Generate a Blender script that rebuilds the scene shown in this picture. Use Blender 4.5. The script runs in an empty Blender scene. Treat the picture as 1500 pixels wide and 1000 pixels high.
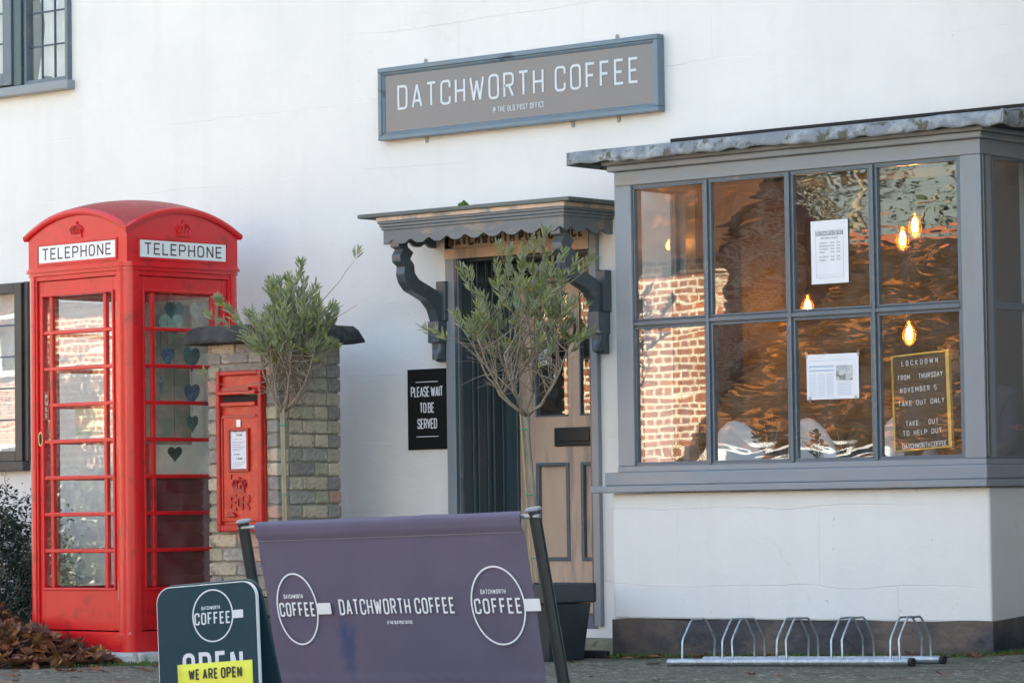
import bpy, bmesh, math, random
from mathutils import Vector, Matrix
R = random.Random(7)
S = bpy.context.scene
COL = S.collection
PI = math.pi
# ------------------------------------------------------------------ camera
def make_camera():
    f = 5000.0; a = math.radians(40); pitch = math.atan(245/f); roll = .014
    F = Vector((-math.sin(a)*math.cos(pitch), math.cos(a)*math.cos(pitch), math.sin(pitch)))
    R0 = Vector((math.cos(a), math.sin(a), 0)); U0 = R0.cross(F)
    Rr = R0*math.cos(roll) - U0*math.sin(roll); U = U0*math.cos(roll) + R0*math.sin(roll)
    cam = bpy.data.cameras.new('camera'); cam.sensor_width = 36; cam.lens = 36*f/1500
    cam.clip_end = 2000; cam.clip_start = .1
    o = bpy.data.objects.new('camera', cam); COL.objects.link(o)
    M = Matrix((Rr, U, -F)).transposed().to_4x4(); M.translation = Vector((14.73, -15.46, .80))
    o.matrix_world = M; S.camera = o
make_camera()
# ------------------------------------------------------------------ light
SUN_EL, SUN_AZ = math.radians(33), math.radians(-18)      # azimuth from +Y towards +X
w = bpy.data.worlds.new('World'); S.world = w; w.use_nodes = True
nt = w.node_tree; bg = nt.nodes['Background']
sky = nt.nodes.new('ShaderNodeTexSky'); sky.sky_type = 'NISHITA'; sky.sun_disc = False
sky.sun_elevation = SUN_EL; sky.sun_rotation = SUN_AZ; sky.air_density = 1.0; sky.dust_density = 2.5; sky.ozone_density = .6
nt.links.new(sky.outputs[0], bg.inputs[0]); bg.inputs[1].default_value = .085
sl = bpy.data.lights.new('sun', 'SUN'); sl.energy = 5.0; sl.angle = math.radians(.5); sl.color = (1, .93, .82)
so = bpy.data.objects.new('sun', sl); COL.objects.link(so)
sd = Vector((math.sin(SUN_AZ)*math.cos(SUN_EL), math.cos(SUN_AZ)*math.cos(SUN_EL), math.sin(SUN_EL)))
so.rotation_euler = sd.to_track_quat('Z', 'Y').to_euler(); so.location = (0, 30, 30)
vs = S.view_settings; vs.view_transform = 'Standard'; vs.look = 'None'; vs.gamma = 1; vs.use_curve_mapping = False
vs.exposure = 3.1
vs.use_white_balance = True; vs.white_balance_temperature = 7550; vs.white_balance_tint = 6
# ------------------------------------------------------------------ mesh helpers
class MB:
    def __init__(s): s.v = []; s.f = []
    def add(s, vs, fs):
        n = len(s.v); s.v += [tuple(v) for v in vs]; s.f += [tuple(i+n for i in f) for f in fs]; return s
    def box(s, x0, x1, y0, y1, z0, z1):
        x0, x1 = sorted((x0, x1)); y0, y1 = sorted((y0, y1)); z0, z1 = sorted((z0, z1))
        return s.add([(x0,y0,z0),(x1,y0,z0),(x1,y1,z0),(x0,y1,z0),(x0,y0,z1),(x1,y0,z1),(x1,y1,z1),(x0,y1,z1)],
                     [(0,3,2,1),(4,5,6,7),(0,1,5,4),(1,2,6,5),(2,3,7,6),(3,0,4,7)])
    def prism(s, pts, axis, a, b):
        # pts: polygon in the two other axes (order xz for y, yz for x, xy for z)
        n = len(pts)
        def P(p, t): return (p[0], t, p[1]) if axis == 'y' else (t, p[0], p[1]) if axis == 'x' else (p[0], p[1], t)
        vs = [P(p, a) for p in pts] + [P(p, b) for p in pts]
        fs = [tuple(range(n))[::-1], tuple(range(n, 2*n))] + [(i, (i+1) % n, n+(i+1) % n, n+i) for i in range(n)]
        return s.add(vs, fs)
    def tube(s, pts, r, n=8, cap=True):
        pts = [Vector(p) for p in pts]; rs = r if isinstance(r, (list, tuple)) else [r]*len(pts)
        vs = []; fs = []; up = None
        for i, p in enumerate(pts):
            d = (pts[min(i+1, len(pts)-1)] - pts[max(i-1, 0)])
            d = d.normalized() if d.length > 1e-9 else Vector((0, 0, 1))
            if up is None:
                up = d.orthogonal().normalized()
            else:
                up = (up - d*up.dot(d)); up = up.normalized() if up.length > 1e-6 else d.orthogonal().normalized()
            sd_ = d.cross(up)
            for k in range(n):
                t = 2*PI*k/n; vs.append(p + (up*math.cos(t) + sd_*math.sin(t))*rs[i])
        for i in range(len(pts)-1):
            for k in range(n): fs.append((i*n+k, i*n+(k+1) % n, (i+1)*n+(k+1) % n, (i+1)*n+k))
        if cap: fs += [tuple(range(n))[::-1], tuple(range((len(pts)-1)*n, len(pts)*n))]
        return s.add(vs, fs)
    def lathe(s, prof, n=20, c=(0, 0, 0)):
        vs = [(c[0]+r*math.cos(2*PI*k/n), c[1]+r*math.sin(2*PI*k/n), c[2]+z) for r, z in prof for k in range(n)]
        fs = [(i*n+k, i*n+(k+1) % n, (i+1)*n+(k+1) % n, (i+1)*n+k) for i in range(len(prof)-1) for k in range(n)]
        fs += [tuple(range(n))[::-1], tuple(range((len(prof)-1)*n, len(prof)*n))]
        return s.add(vs, fs)
    def grid(s, fn, nu, nv):
        vs = [fn(i/nu, j/nv) for j in range(nv+1) for i in range(nu+1)]
        fs = [(j*(nu+1)+i, j*(nu+1)+i+1, (j+1)*(nu+1)+i+1, (j+1)*(nu+1)+i) for j in range(nv) for i in range(nu)]
        return s.add(vs, fs)
    def xf(s, M, start=0):
        for i in range(start, len(s.v)): s.v[i] = tuple(M @ Vector(s.v[i]))
        return s
    def build(s, name, m, parent=None, smooth=False, bevel=0, loc=None, rot=None, fix=True):
        me = bpy.data.meshes.new(name); me.from_pydata(s.v, [], s.f)
        if fix:
            b = bmesh.new(); b.from_mesh(me); bmesh.ops.recalc_face_normals(b, faces=b.faces); b.to_mesh(me); b.free()
        if smooth: me.polygons.foreach_set('use_smooth', [True]*len(me.polygons))
        if m: me.materials.append(m)
        return link(name, me, parent, bevel, loc, rot)
def link(name, me, parent=None, bevel=0, loc=None, rot=None):
    o = bpy.data.objects.new(name, me); COL.objects.link(o)
    if parent: o.parent = parent
    if loc: o.location = loc
    if rot: o.rotation_euler = rot
    if bevel:
        md = o.modifiers.new('bevel', 'BEVEL'); md.width = bevel; md.segments = 2; md.limit_method = 'ANGLE'; md.angle_limit = .6
    return o
def tag(o, label=None, cat=None, group=None, kind=None):
    if label: o['label'] = label
    if cat: o['category'] = cat
    if group: o['group'] = group
    if kind: o['kind'] = kind
    return o
def root(name, label, cat, loc=(0, 0, 0), rot=(0, 0, 0), group=None):
    o = bpy.data.objects.new(name, None); COL.objects.link(o); o.location = loc; o.rotation_euler = rot
    o.empty_display_size = .1
    return tag(o, label, cat, group)
def auto(o, ang=.6):
    me = o.data; me.polygons.foreach_set('use_smooth', [True]*len(me.polygons))
    try:
        b = bmesh.new(); b.from_mesh(me)
        for e in b.edges:
            e.smooth = len(e.link_faces) == 2 and e.calc_face_angle(0) < ang
        b.to_mesh(me); b.free()
    except Exception: pass
    return o
# ------------------------------------------------------------------ materials
def _n(t, typ, **k):
    n = t.nodes.new(typ)
    for a, b in k.items(): setattr(n, a, b)
    return n
def mat(name, col, rough=.6, col2=None, nscale=3, ncon=(.35, .65), wear=None, wscale=8, wlev=(.58, .66), spec=.5, metal=0,
        bump=0, bscale=40, bdist=.002, stretch=None, obj_rand=0, trans=0, coat=0, detail=5, wear_bump=0):
    m = bpy.data.materials.new(name); m.use_nodes = True; t = m.node_tree; b = t.nodes['Principled BSDF']
    b.inputs['Roughness'].default_value = rough; b.inputs['Metallic'].default_value = metal
    b.inputs['Specular IOR Level'].default_value = spec
    if coat: b.inputs['Coat Weight'].default_value = coat; b.inputs['Coat Roughness'].default_value = .12
    L = t.links.new
    tc = _n(t, 'ShaderNodeTexCoord'); mp = _n(t, 'ShaderNodeMapping'); L(tc.outputs['Object'], mp.inputs[0])
    if stretch: mp.inputs['Scale'].default_value = stretch
    out = None
    rgb = _n(t, 'ShaderNodeRGB'); rgb.outputs[0].default_value = (*col, 1); out = rgb.outputs[0]
    def mix(fac, a, c):
        x = _n(t, 'ShaderNodeMix', data_type='RGBA'); L(fac, x.inputs[0]); L(a, x.inputs[6])
        if isinstance(c, tuple): x.inputs[7].default_value = (*c, 1)
        else: L(c, x.inputs[7])
        return x.outputs[2]
    def noise(sc, lev, det=detail, off=0):
        n = _n(t, 'ShaderNodeTexNoise'); n.inputs['Scale'].default_value = sc; n.inputs['Detail'].default_value = det; n.inputs['Roughness'].default_value = .62
        if off:
            q = _n(t, 'ShaderNodeVectorMath', operation='ADD'); q.inputs[1].default_value = (off, off*1.7, off*.3); L(mp.outputs[0], q.inputs[0]); L(q.outputs[0], n.inputs['Vector'])
        else: L(mp.outputs[0], n.inputs['Vector'])
        r = _n(t, 'ShaderNodeMapRange'); r.inputs[1].default_value = lev[0]; r.inputs[2].default_value = lev[1]; L(n.outputs[0], r.inputs[0])
        return r.outputs[0], n.outputs[0]
    if col2: out = mix(noise(nscale, ncon)[0], out, col2)
    wf = None
    if wear:
        wf, _ = noise(wscale, wlev, 8, 3.3); out = mix(wf, out, wear)
    if obj_rand:
        oi = _n(t, 'ShaderNodeObjectInfo'); hs = _n(t, 'ShaderNodeHueSaturation')
        r = _n(t, 'ShaderNodeMapRange'); r.inputs[3].default_value = 1-obj_rand; r.inputs[4].default_value = 1+obj_rand
        L(oi.outputs['Random'], r.inputs[0]); L(r.outputs[0], hs.inputs['Value']); L(out, hs.inputs['Color']); out = hs.outputs[0]
    L(out, b.inputs['Base Color'])
    if bump:
        n = _n(t, 'ShaderNodeTexNoise'); n.inputs['Scale'].default_value = bscale; n.inputs['Detail'].default_value = 6; L(mp.outputs[0], n.inputs['Vector'])
        bp = _n(t, 'ShaderNodeBump'); bp.inputs['Strength'].default_value = bump; bp.inputs['Distance'].default_value = bdist
        h = n.outputs[0]
        if wf and wear_bump:
            mm = _n(t, 'ShaderNodeMath', operation='MULTIPLY_ADD'); L(wf, mm.inputs[0]); mm.inputs[1].default_value = -wear_bump; L(h, mm.inputs[2]); h = mm.outputs[0]
        L(h, bp.inputs['Height']); L(bp.outputs[0], b.inputs['Normal'])
    if trans: b.inputs['Transmission Weight'].default_value = trans
    m['mixer'] = 1
    return m
def glass_mat(name, wav=.5, tint=(.93, .94, .94), r0=.075, sc=(2.2, 2.2, 16), dirt=.04, dirtcol=(.8, .8, .8)):
    m = bpy.data.materials.new(name); m.use_nodes = True; t = m.node_tree; t.nodes.clear(); L = t.links.new
    o = _n(t, 'ShaderNodeOutputMaterial'); tr = _n(t, 'ShaderNodeBsdfTransparent'); tr.inputs[0].default_value = (*tint, 1)
    gl = _n(t, 'ShaderNodeBsdfGlossy'); gl.inputs['Roughness'].default_value = .008
    ge = _n(t, 'ShaderNodeNewGeometry'); dt = _n(t, 'ShaderNodeVectorMath', operation='DOT_PRODUCT')
    L(ge.outputs['Incoming'], dt.inputs[0]); L(ge.outputs['Normal'], dt.inputs[1])
    ab = _n(t, 'ShaderNodeMath', operation='ABSOLUTE'); L(dt.outputs['Value'], ab.inputs[0])
    s1 = _n(t, 'ShaderNodeMath', operation='SUBTRACT'); s1.inputs[0].default_value = 1; L(ab.outputs[0], s1.inputs[1])
    pw = _n(t, 'ShaderNodeMath', operation='POWER'); L(s1.outputs[0], pw.inputs[0]); pw.inputs[1].default_value = 5
    ma = _n(t, 'ShaderNodeMath', operation='MULTIPLY_ADD'); L(pw.outputs[0], ma.inputs[0]); ma.inputs[1].default_value = 1-r0; ma.inputs[2].default_value = r0
    tc = _n(t, 'ShaderNodeTexCoord'); mp = _n(t, 'ShaderNodeMapping'); mp.inputs['Scale'].default_value = sc; L(tc.outputs['Object'], mp.inputs[0])
    n = _n(t, 'ShaderNodeTexNoise'); n.inputs['Scale'].default_value = 1; n.inputs['Detail'].default_value = 1.2; n.inputs['Distortion'].default_value = .8; L(mp.outputs[0], n.inputs['Vector'])
    bp = _n(t, 'ShaderNodeBump'); bp.inputs['Strength'].default_value = wav; bp.inputs['Distance'].default_value = .0035
    L(n.outputs[0], bp.inputs['Height']); L(bp.outputs[0], gl.inputs['Normal'])
    mx = _n(t, 'ShaderNodeMixShader'); L(ma.outputs[0], mx.inputs[0]); L(tr.outputs[0], mx.inputs[1]); L(gl.outputs[0], mx.inputs[2])
    df = _n(t, 'ShaderNodeBsdfDiffuse'); df.inputs[0].default_value = (*dirtcol, 1); m2 = _n(t, 'ShaderNodeMixShader')
    n2 = _n(t, 'ShaderNodeTexNoise'); n2.inputs['Scale'].default_value = 9; n2.inputs['Detail'].default_value = 7; L(tc.outputs['Object'], n2.inputs['Vector'])
    mr = _n(t, 'ShaderNodeMapRange'); mr.inputs[1].default_value = .3; mr.inputs[2].default_value = .75; mr.inputs[4].default_value = dirt; L(n2.outputs[0], mr.inputs[0])
    L(mr.outputs[0], m2.inputs[0]); L(mx.outputs[0], m2.inputs[1]); L(df.outputs[0], m2.inputs[2]); L(m2.outputs[0], o.inputs[0])
    return m
def emit_mat(name, col, st):
    m = bpy.data.materials.new(name); m.use_nodes = True; b = m.node_tree.nodes['Principled BSDF']
    b.inputs['Base Color'].default_value = (*col, 1); b.inputs['Emission Color'].default_value = (*col, 1); b.inputs['Emission Strength'].default_value = st
    return m
def brick_mat(name, c1, c2, mortar, sc=1.0, dark=None, rot90=False, bw=.225, bh=.075, ms=.012):
    m = bpy.data.materials.new(name); m.use_nodes = True; t = m.node_tree; b = t.nodes['Principled BSDF']; L = t.links.new
    b.inputs['Roughness'].default_value = .85
    tc = _n(t, 'ShaderNodeTexCoord'); sp = _n(t, 'ShaderNodeSeparateXYZ'); L(tc.outputs['Object'], sp.inputs[0])
    cb = _n(t, 'ShaderNodeCombineXYZ'); ad = _n(t, 'ShaderNodeMath', operation='ADD'); L(sp.outputs[0], ad.inputs[0]); L(sp.outputs[1], ad.inputs[1])
    L(ad.outputs[0], cb.inputs[0]); L(sp.outputs[2], cb.inputs[1])
    br = _n(t, 'ShaderNodeTexBrick'); L(cb.outputs[0], br.inputs['Vector']); br.inputs['Scale'].default_value = sc
    br.inputs['Brick Width'].default_value = bw; br.inputs['Row Height'].default_value = bh; br.inputs['Mortar Size'].default_value = ms; br.inputs['Mortar Smooth'].default_value = .1
    br.squash = .5; br.squash_frequency = 2
    br.inputs['Color1'].default_value = (*c1, 1); br.inputs['Color2'].default_value = (*c2, 1); br.inputs['Mortar'].default_value = (*mortar, 1)
    n = _n(t, 'ShaderNodeTexNoise'); n.inputs['Scale'].default_value = 2.2; n.inputs['Detail'].default_value = 6; L(tc.outputs['Object'], n.inputs['Vector'])
    mx = _n(t, 'ShaderNodeMix', data_type='RGBA', blend_type='MULTIPLY'); mx.inputs[0].default_value = .6; L(br.outputs[0], mx.inputs[6])
    cr = _n(t, 'ShaderNodeMapRange'); cr.inputs[1].default_value = .3; cr.inputs[2].default_value = .7; cr.inputs[3].default_value = .55; cr.inputs[4].default_value = 1.25; L(n.outputs[0], cr.inputs[0]); L(cr.outputs[0], mx.inputs[7])
    L(mx.outputs[2], b.inputs['Base Color'])
    bp = _n(t, 'ShaderNodeBump'); bp.inputs['Distance'].default_value = .008; bp.inputs['Strength'].default_value = .8; bp.invert = True; L(br.outputs['Fac'], bp.inputs['Height']); L(bp.outputs[0], b.inputs['Normal'])
    return m
def render_mat():
    m = mat('lime_render', (.80, .80, .785), .82, col2=(.71, .72, .715), nscale=.9, ncon=(.42, .8), spec=.25)
    t = m.node_tree; L = t.links.new; b = t.nodes['Principled BSDF']; tc = [n for n in t.nodes if n.type == 'TEX_COORD'][0]
    # faint blockwork under the render, hairline cracks and a pebbly skin
    sp = _n(t, 'ShaderNodeSeparateXYZ'); L(tc.outputs['Object'], sp.inputs[0]); cb = _n(t, 'ShaderNodeCombineXYZ')
    ad = _n(t, 'ShaderNodeMath', operation='ADD'); L(sp.outputs[0], ad.inputs[0]); L(sp.outputs[1], ad.inputs[1]); L(ad.outputs[0], cb.inputs[0]); L(sp.outputs[2], cb.inputs[1])
    nz = _n(t, 'ShaderNodeTexNoise'); nz.inputs['Scale'].default_value = 1.6; nz.inputs['Detail'].default_value = 5; L(tc.outputs['Object'], nz.inputs['Vector'])
    vm = _n(t, 'ShaderNodeVectorMath', operation='MULTIPLY_ADD'); L(nz.outputs['Color'], vm.inputs[0]); vm.inputs[1].default_value = (.10, .10, .10); L(cb.outputs[0], vm.inputs[2])
    br = _n(t, 'ShaderNodeTexBrick'); L(vm.outputs[0], br.inputs['Vector']); br.inputs['Scale'].default_value = 1
    br.inputs['Brick Width'].default_value = .95; br.inputs['Row Height'].default_value = .42; br.inputs['Mortar Size'].default_value = .0035; br.inputs['Mortar Smooth'].default_value = 1
    msk = _n(t, 'ShaderNodeTexNoise'); msk.inputs['Scale'].default_value = .7; L(tc.outputs['Object'], msk.inputs['Vector'])
    mr = _n(t, 'ShaderNodeMapRange'); mr.inputs[1].default_value = .45; mr.inputs[2].default_value = .62; L(msk.outputs[0], mr.inputs[0])
    cm = _n(t, 'ShaderNodeMath', operation='MULTIPLY'); L(br.outputs['Fac'], cm.inputs[0]); L(mr.outputs[0], cm.inputs[1])
    b1 = _n(t, 'ShaderNodeBump'); b1.inputs['Distance'].default_value = .006; b1.inputs['Strength'].default_value = .5; b1.invert = True; L(cm.outputs[0], b1.inputs['Height'])
    n2 = _n(t, 'ShaderNodeTexNoise'); n2.inputs['Scale'].default_value = 3.2; n2.inputs['Detail'].default_value = 9; n2.inputs['Roughness'].default_value = .6; L(tc.outputs['Object'], n2.inputs['Vector'])
    b2 = _n(t, 'ShaderNodeBump'); b2.inputs['Distance'].default_value = .018; b2.inputs['Strength'].default_value = .5; L(n2.outputs[0], b2.inputs['Height']); L(b1.outputs[0], b2.inputs['Normal'])
    n3 = _n(t, 'ShaderNodeTexNoise'); n3.inputs['Scale'].default_value = 120; n3.inputs['Detail'].default_value = 3; L(tc.outputs['Object'], n3.inputs['Vector'])
    b3 = _n(t, 'ShaderNodeBump'); b3.inputs['Distance'].default_value = .0012; b3.inputs['Strength'].default_value = .5; L(n3.outputs[0], b3.inputs['Height']); L(b2.outputs[0], b3.inputs['Normal'])
    L(b3.outputs[0], b.inputs['Normal'])
    # hairline cracks and little dirt flecks in the paint
    src = b.inputs['Base Color'].links[0].from_socket
    vo = _n(t, 'ShaderNodeTexVoronoi', feature='DISTANCE_TO_EDGE'); vo.inputs['Scale'].default_value = .8
    v2 = _n(t, 'ShaderNodeVectorMath', operation='MULTIPLY_ADD'); L(n2.outputs['Color'], v2.inputs[0]); v2.inputs[1].default_value = (.25, .25, .25); L(tc.outputs['Object'], v2.inputs[2]); L(v2.outputs[0], vo.inputs['Vector'])
    lt = _n(t, 'ShaderNodeMapRange'); lt.inputs[1].default_value = 0; lt.inputs[2].default_value = .004; lt.inputs[3].default_value = .09; lt.inputs[4].default_value = 0; L(vo.outputs['Distance'], lt.inputs[0])
    m4 = _n(t, 'ShaderNodeMath', operation='MULTIPLY'); L(lt.outputs[0], m4.inputs[0]); L(mr.outputs[0], m4.inputs[1])
    mx = _n(t, 'ShaderNodeMix', data_type='RGBA'); L(m4.outputs[0], mx.inputs[0]); L(src, mx.inputs[6]); mx.inputs[7].default_value = (.38, .33, .27, 1)
    n5 = _n(t, 'ShaderNodeTexNoise'); n5.inputs['Scale'].default_value = 26; n5.inputs['Detail'].default_value = 2; L(tc.outputs['Object'], n5.inputs['Vector'])
    r5 = _n(t, 'ShaderNodeMapRange'); r5.inputs[1].default_value = .74; r5.inputs[2].default_value = .80; r5.inputs[4].default_value = .5; L(n5.outputs[0], r5.inputs[0])
    mx2 = _n(t, 'ShaderNodeMix', data_type='RGBA'); L(r5.outputs[0], mx2.inputs[0]); L(mx.outputs[2], mx2.inputs[6]); mx2.inputs[7].default_value = (.40, .36, .30, 1)
    # faint dried run-off, stretched down the wall
    mp = _n(t, 'ShaderNodeMapping'); mp.inputs['Scale'].default_value = (7, 7, .45); L(tc.outputs['Object'], mp.inputs[0])
    n6 = _n(t, 'ShaderNodeTexNoise'); n6.inputs['Scale'].default_value = 1; n6.inputs['Detail'].default_value = 6; L(mp.outputs[0], n6.inputs['Vector'])
    r6 = _n(t, 'ShaderNodeMapRange'); r6.inputs[1].default_value = .52; r6.inputs[2].default_value = .75; r6.inputs[4].default_value = .11; L(n6.outputs[0], r6.inputs[0])
    mx3 = _n(t, 'ShaderNodeMix', data_type='RGBA'); L(r6.outputs[0], mx3.inputs[0]); L(mx2.outputs[2], mx3.inputs[6]); mx3.inputs[7].default_value = (.60, .57, .50, 1)
    L(mx3.outputs[2], b.inputs['Base Color'])
    return m
M = {}
M['render'] = render_mat()
M['plinth'] = mat('black_plinth_paint', (.016, .024, .038), .5, col2=(.035, .048, .068), nscale=4, wear=(.115, .09, .078), wscale=2.0, wlev=(.47, .62), bump=.8, bscale=14, bdist=.012)
M['grey_paint'] = mat('grey_paint', (.222, .266, .305), .48, col2=(.255, .275, .305), nscale=5, wear=(.27, .245, .225), wscale=11, wlev=(.54, .72), bump=.5, bscale=12, bdist=.0022, stretch=(1, 1, .35), coat=.15)
M['grey_paint_h'] = mat('grey_paint_horizontal', (.222, .266, .305), .48, col2=(.255, .275, .305), nscale=5, wear=(.27, .245, .225), wscale=11, wlev=(.54, .72), bump=.5, bscale=14, bdist=.0022, stretch=(.3, 1, 1), coat=.15)
M['slate_paint'] = mat('slate_blue_paint', (.095, .132, .170), .42, col2=(.12, .155, .185), nscale=7, wear=(.22, .21, .20), wscale=14, wlev=(.60, .72), bump=.3, bscale=20, bdist=.0012, coat=.2)
M['teal_paint'] = mat('dark_teal_paint', (.030, .066, .086), .36, col2=(.045, .080, .098), nscale=4, wear=(.11, .12, .12), wscale=10, wlev=(.66, .75), bump=.25, bscale=22, bdist=.001, coat=.3, stretch=(1, 1, .3))
M['stone_slab'] = mat('greyed_porch_board', (.17, .19, .18), .8, col2=(.11, .125, .115), nscale=8, bump=.5, bscale=20, bdist=.003, stretch=(.3, 1, 1))
M['fascia'] = mat('porch_fascia_paint', (.12, .145, .165), .45, col2=(.15, .172, .19), nscale=6, wear=(.30, .24, .19), wscale=9, wlev=(.56, .70), bump=.3, bscale=18, bdist=.0015, stretch=(.4, 1, 1), coat=.15)
M['bracket'] = mat('bracket_paint', (.058, .082, .100), .4, col2=(.085, .105, .125), nscale=6, wear=(.17, .155, .14), wscale=11, wlev=(.60, .72), bump=.3, bscale=20, bdist=.0015, coat=.2)
M['door_wood'] = mat('bare_door_wood', (.68, .50, .38), .6, col2=(.54, .40, .31), nscale=4, wear=(.24, .225, .215), wscale=7, wlev=(.51, .66), bump=.7, bscale=16, bdist=.003, stretch=(1, 1, .16))
M['name_board'] = mat('worn_timber_board', (.58, .46, .34), .6, col2=(.48, .37, .27), nscale=5, wear=(.25, .2, .16), wscale=8, wlev=(.62, .74), bump=.3, bscale=20, bdist=.001, stretch=(.25, 1, 1))
M['board_letter'] = mat('faded_black_lettering', (.05, .04, .035), .6, wear=(.25, .19, .14), wscale=30, wlev=(.52, .68))
M['lead'] = mat('weathered_lead', (.19, .215, .24), .6, col2=(.33, .36, .38), nscale=9, ncon=(.46, .6), wear=(.085, .085, .055), wscale=13, wlev=(.54, .62), bump=.8, bscale=16, bdist=.008)
M['dark_gap'] = mat('near_black_board', (.02, .02, .022), .9)  # near-black colour of the roof boarding and the flashing
M['red'] = mat('telephone_red_gloss', (.72, .011, .018), .34, col2=(.63, .011, .016), nscale=3, wear=(.30, .014, .014), wscale=7, wlev=(.56, .74), coat=.5, bump=.5, bscale=22, bdist=.0012, spec=.4)
M['red_roof'] = mat('sun_faded_red_paint', (.42, .022, .024), .5, col2=(.34, .028, .028), nscale=4, wear=(.42, .12, .10), wscale=14, wlev=(.60, .75), coat=.1, bump=.4, bscale=30, bdist=.001)
M['red_dull'] = mat('red_backing_board', (.24, .008, .010), .35, col2=(.17, .008, .01), nscale=5, coat=.15)
M['post_red'] = mat('post_box_red', (.62, .028, .014), .42, col2=(.50, .018, .012), nscale=12, wear=(.62, .10, .045), wscale=14, wlev=(.56, .72), bump=.8, bscale=38, bdist=.0025, coat=.15)
M['kiosk_back'] = mat('pale_back_board', (.66, .66, .56), .6, col2=(.42, .50, .42), nscale=5, wear=(.70, .55, .42), wscale=7, wlev=(.54, .62))
M['rim_red'] = mat('post_box_rim_red', (.55, .014, .014), .42, col2=(.42, .012, .012), nscale=12, bump=.6, bscale=38, bdist=.002, coat=.15)
M['cipher_red'] = mat('crimson_paint_unfaded', (.40, .010, .014), .4, col2=(.33, .008, .012), nscale=14, bump=.4, bscale=40, bdist=.001, coat=.2)
M['opal'] = mat('opal_glass', (.78, .82, .84), .25, coat=.4)
M['maroon'] = mat('maroon_lettering', (.05, .006, .010), .5)
M['white_ink'] = mat('white_print', (.80, .83, .86), .55)
M['pale_ink'] = mat('pale_grey_print', (.60, .66, .72), .5)
M['dark_ink'] = mat('dark_print', (.03, .03, .035), .6)
M['grey_ink'] = mat('grey_print', (.22, .22, .25), .6)
M['blue_ink'] = mat('pale_blue_print', (.45, .55, .68), .6)
M['panel'] = mat('taupe_sign_panel', (.185, .172, .178), .35, col2=(.175, .162, .168), nscale=2, coat=.35)
M['sign_frame'] = mat('sign_frame_paint', (.11, .185, .25), .4, col2=(.13, .18, .22), nscale=6, wear=(.035, .055, .09), wscale=7, wlev=(.60, .66), bump=.6, bscale=14, bdist=.003, stretch=(.3, 1, 1), coat=.3, wear_bump=.8)
M['black'] = mat('black_sign_face', (.008, .010, .011), .45, spec=.25)
M['black_metal'] = mat('black_painted_metal', (.016, .022, .026), .38, coat=.15, bump=.1, bscale=60, bdist=.0004)
M['board'] = mat('dark_teal_sign_face', (.014, .046, .062), .6, col2=(.018, .054, .070), nscale=3, spec=.18)
M['yellow'] = mat('yellow_paper', (.74, .76, .085), .55, col2=(.68, .72, .08), nscale=4)
M['white_edge'] = mat('white_plastic_edge', (.62, .66, .68), .5)
M['paper'] = mat('white_paper', (.80, .82, .86), .65, col2=(.76, .78, .83), nscale=6)
M['galv'] = mat('galvanised_steel', (.50, .55, .58), .36, col2=(.36, .40, .43), nscale=30, ncon=(.4, .6), metal=.75, wear=(.20, .15, .11), wscale=14, wlev=(.68, .76), bump=.2, bscale=60, bdist=.0006)
M['bolt'] = mat('steel_bolt', (.30, .30, .31), .45, metal=.6)
M['gold'] = mat('gold_frame', (.70, .46, .10), .35, metal=.45)
M['felt'] = mat('black_felt_board', (.045, .035, .028), .8)
M['terracotta'] = mat('terracotta', (.50, .18, .07), .75, col2=(.42, .15, .07), nscale=12)
M['pot'] = mat('anthracite_planter', (.018, .027, .034), .45, col2=(.026, .036, .044), nscale=6, bump=.2, bscale=40, bdist=.0006)
M['soil'] = mat('potting_soil', (.03, .02, .014), .95, bump=1, bscale=60, bdist=.01)
M['bark'] = mat('olive_bark', (.22, .185, .135), .85, col2=(.32, .29, .22), nscale=14, bump=.7, bscale=50, bdist=.003, stretch=(1, 1, .4))
M['twig'] = mat('grey_twig', (.21, .165, .115), .8, col2=(.30, .25, .19), nscale=18)
M['bamboo'] = mat('bamboo_cane', (.34, .27, .14), .6)
M['green_tie'] = mat('green_tie', (.02, .30, .20), .5)
M['cap'] = mat('lichened_cap_stone', (.030, .030, .032), .9, col2=(.065, .065, .062), nscale=9, ncon=(.4, .62), wear=(.22, .23, .19), wscale=22, wlev=(.68, .76), bump=1, bscale=26, bdist=.012)
M['mortar'] = mat('grey_mortar', (.34, .32, .27), .95, col2=(.22, .21, .18), nscale=14, bump=1, bscale=70, bdist=.006)
BR = [((.54, .47, .35), (.40, .35, .27), (.22, .21, .19)), ((.50, .41, .30), (.56, .48, .36), (.20, .19, .16)), ((.56, .34, .26), (.44, .29, .23), (.26, .21, .19)),
      ((.37, .35, .30), (.28, .265, .235), (.48, .46, .40)), ((.46, .42, .31), (.35, .33, .22), (.20, .19, .15)), ((.33, .29, .265), (.24, .22, .205), (.42, .38, .33))]
for i, (a, b_, c) in enumerate(BR):
    M['brick%d' % i] = mat('stock_brick_%s' % 'abcdef'[i], a, .9, col2=b_, nscale=16, wear=c, wscale=24, wlev=(.54, .66), bump=1, bscale=45, bdist=.012, obj_rand=.12)
M['concrete'] = mat('painted_concrete', (.55, .57, .56), .9, col2=(.40, .42, .40), nscale=7, wear=(.13, .14, .10), wscale=11, wlev=(.56, .68), bump=1, bscale=22, bdist=.012)
M['stone'] = mat('worn_step_stone', (.26, .25, .19), .9, col2=(.16, .16, .12), nscale=8, wear=(.10, .12, .06), wscale=9, wlev=(.56, .68), bump=.8, bscale=24, bdist=.008)
M['iron'] = mat('rusted_black_iron', (.010, .010, .011), .7, bump=.5, bscale=30, bdist=.003)
M['hedge'] = mat('dark_glossy_leaf', (.018, .042, .026), .4, col2=(.035, .070, .035), nscale=8, spec=.5)
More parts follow.
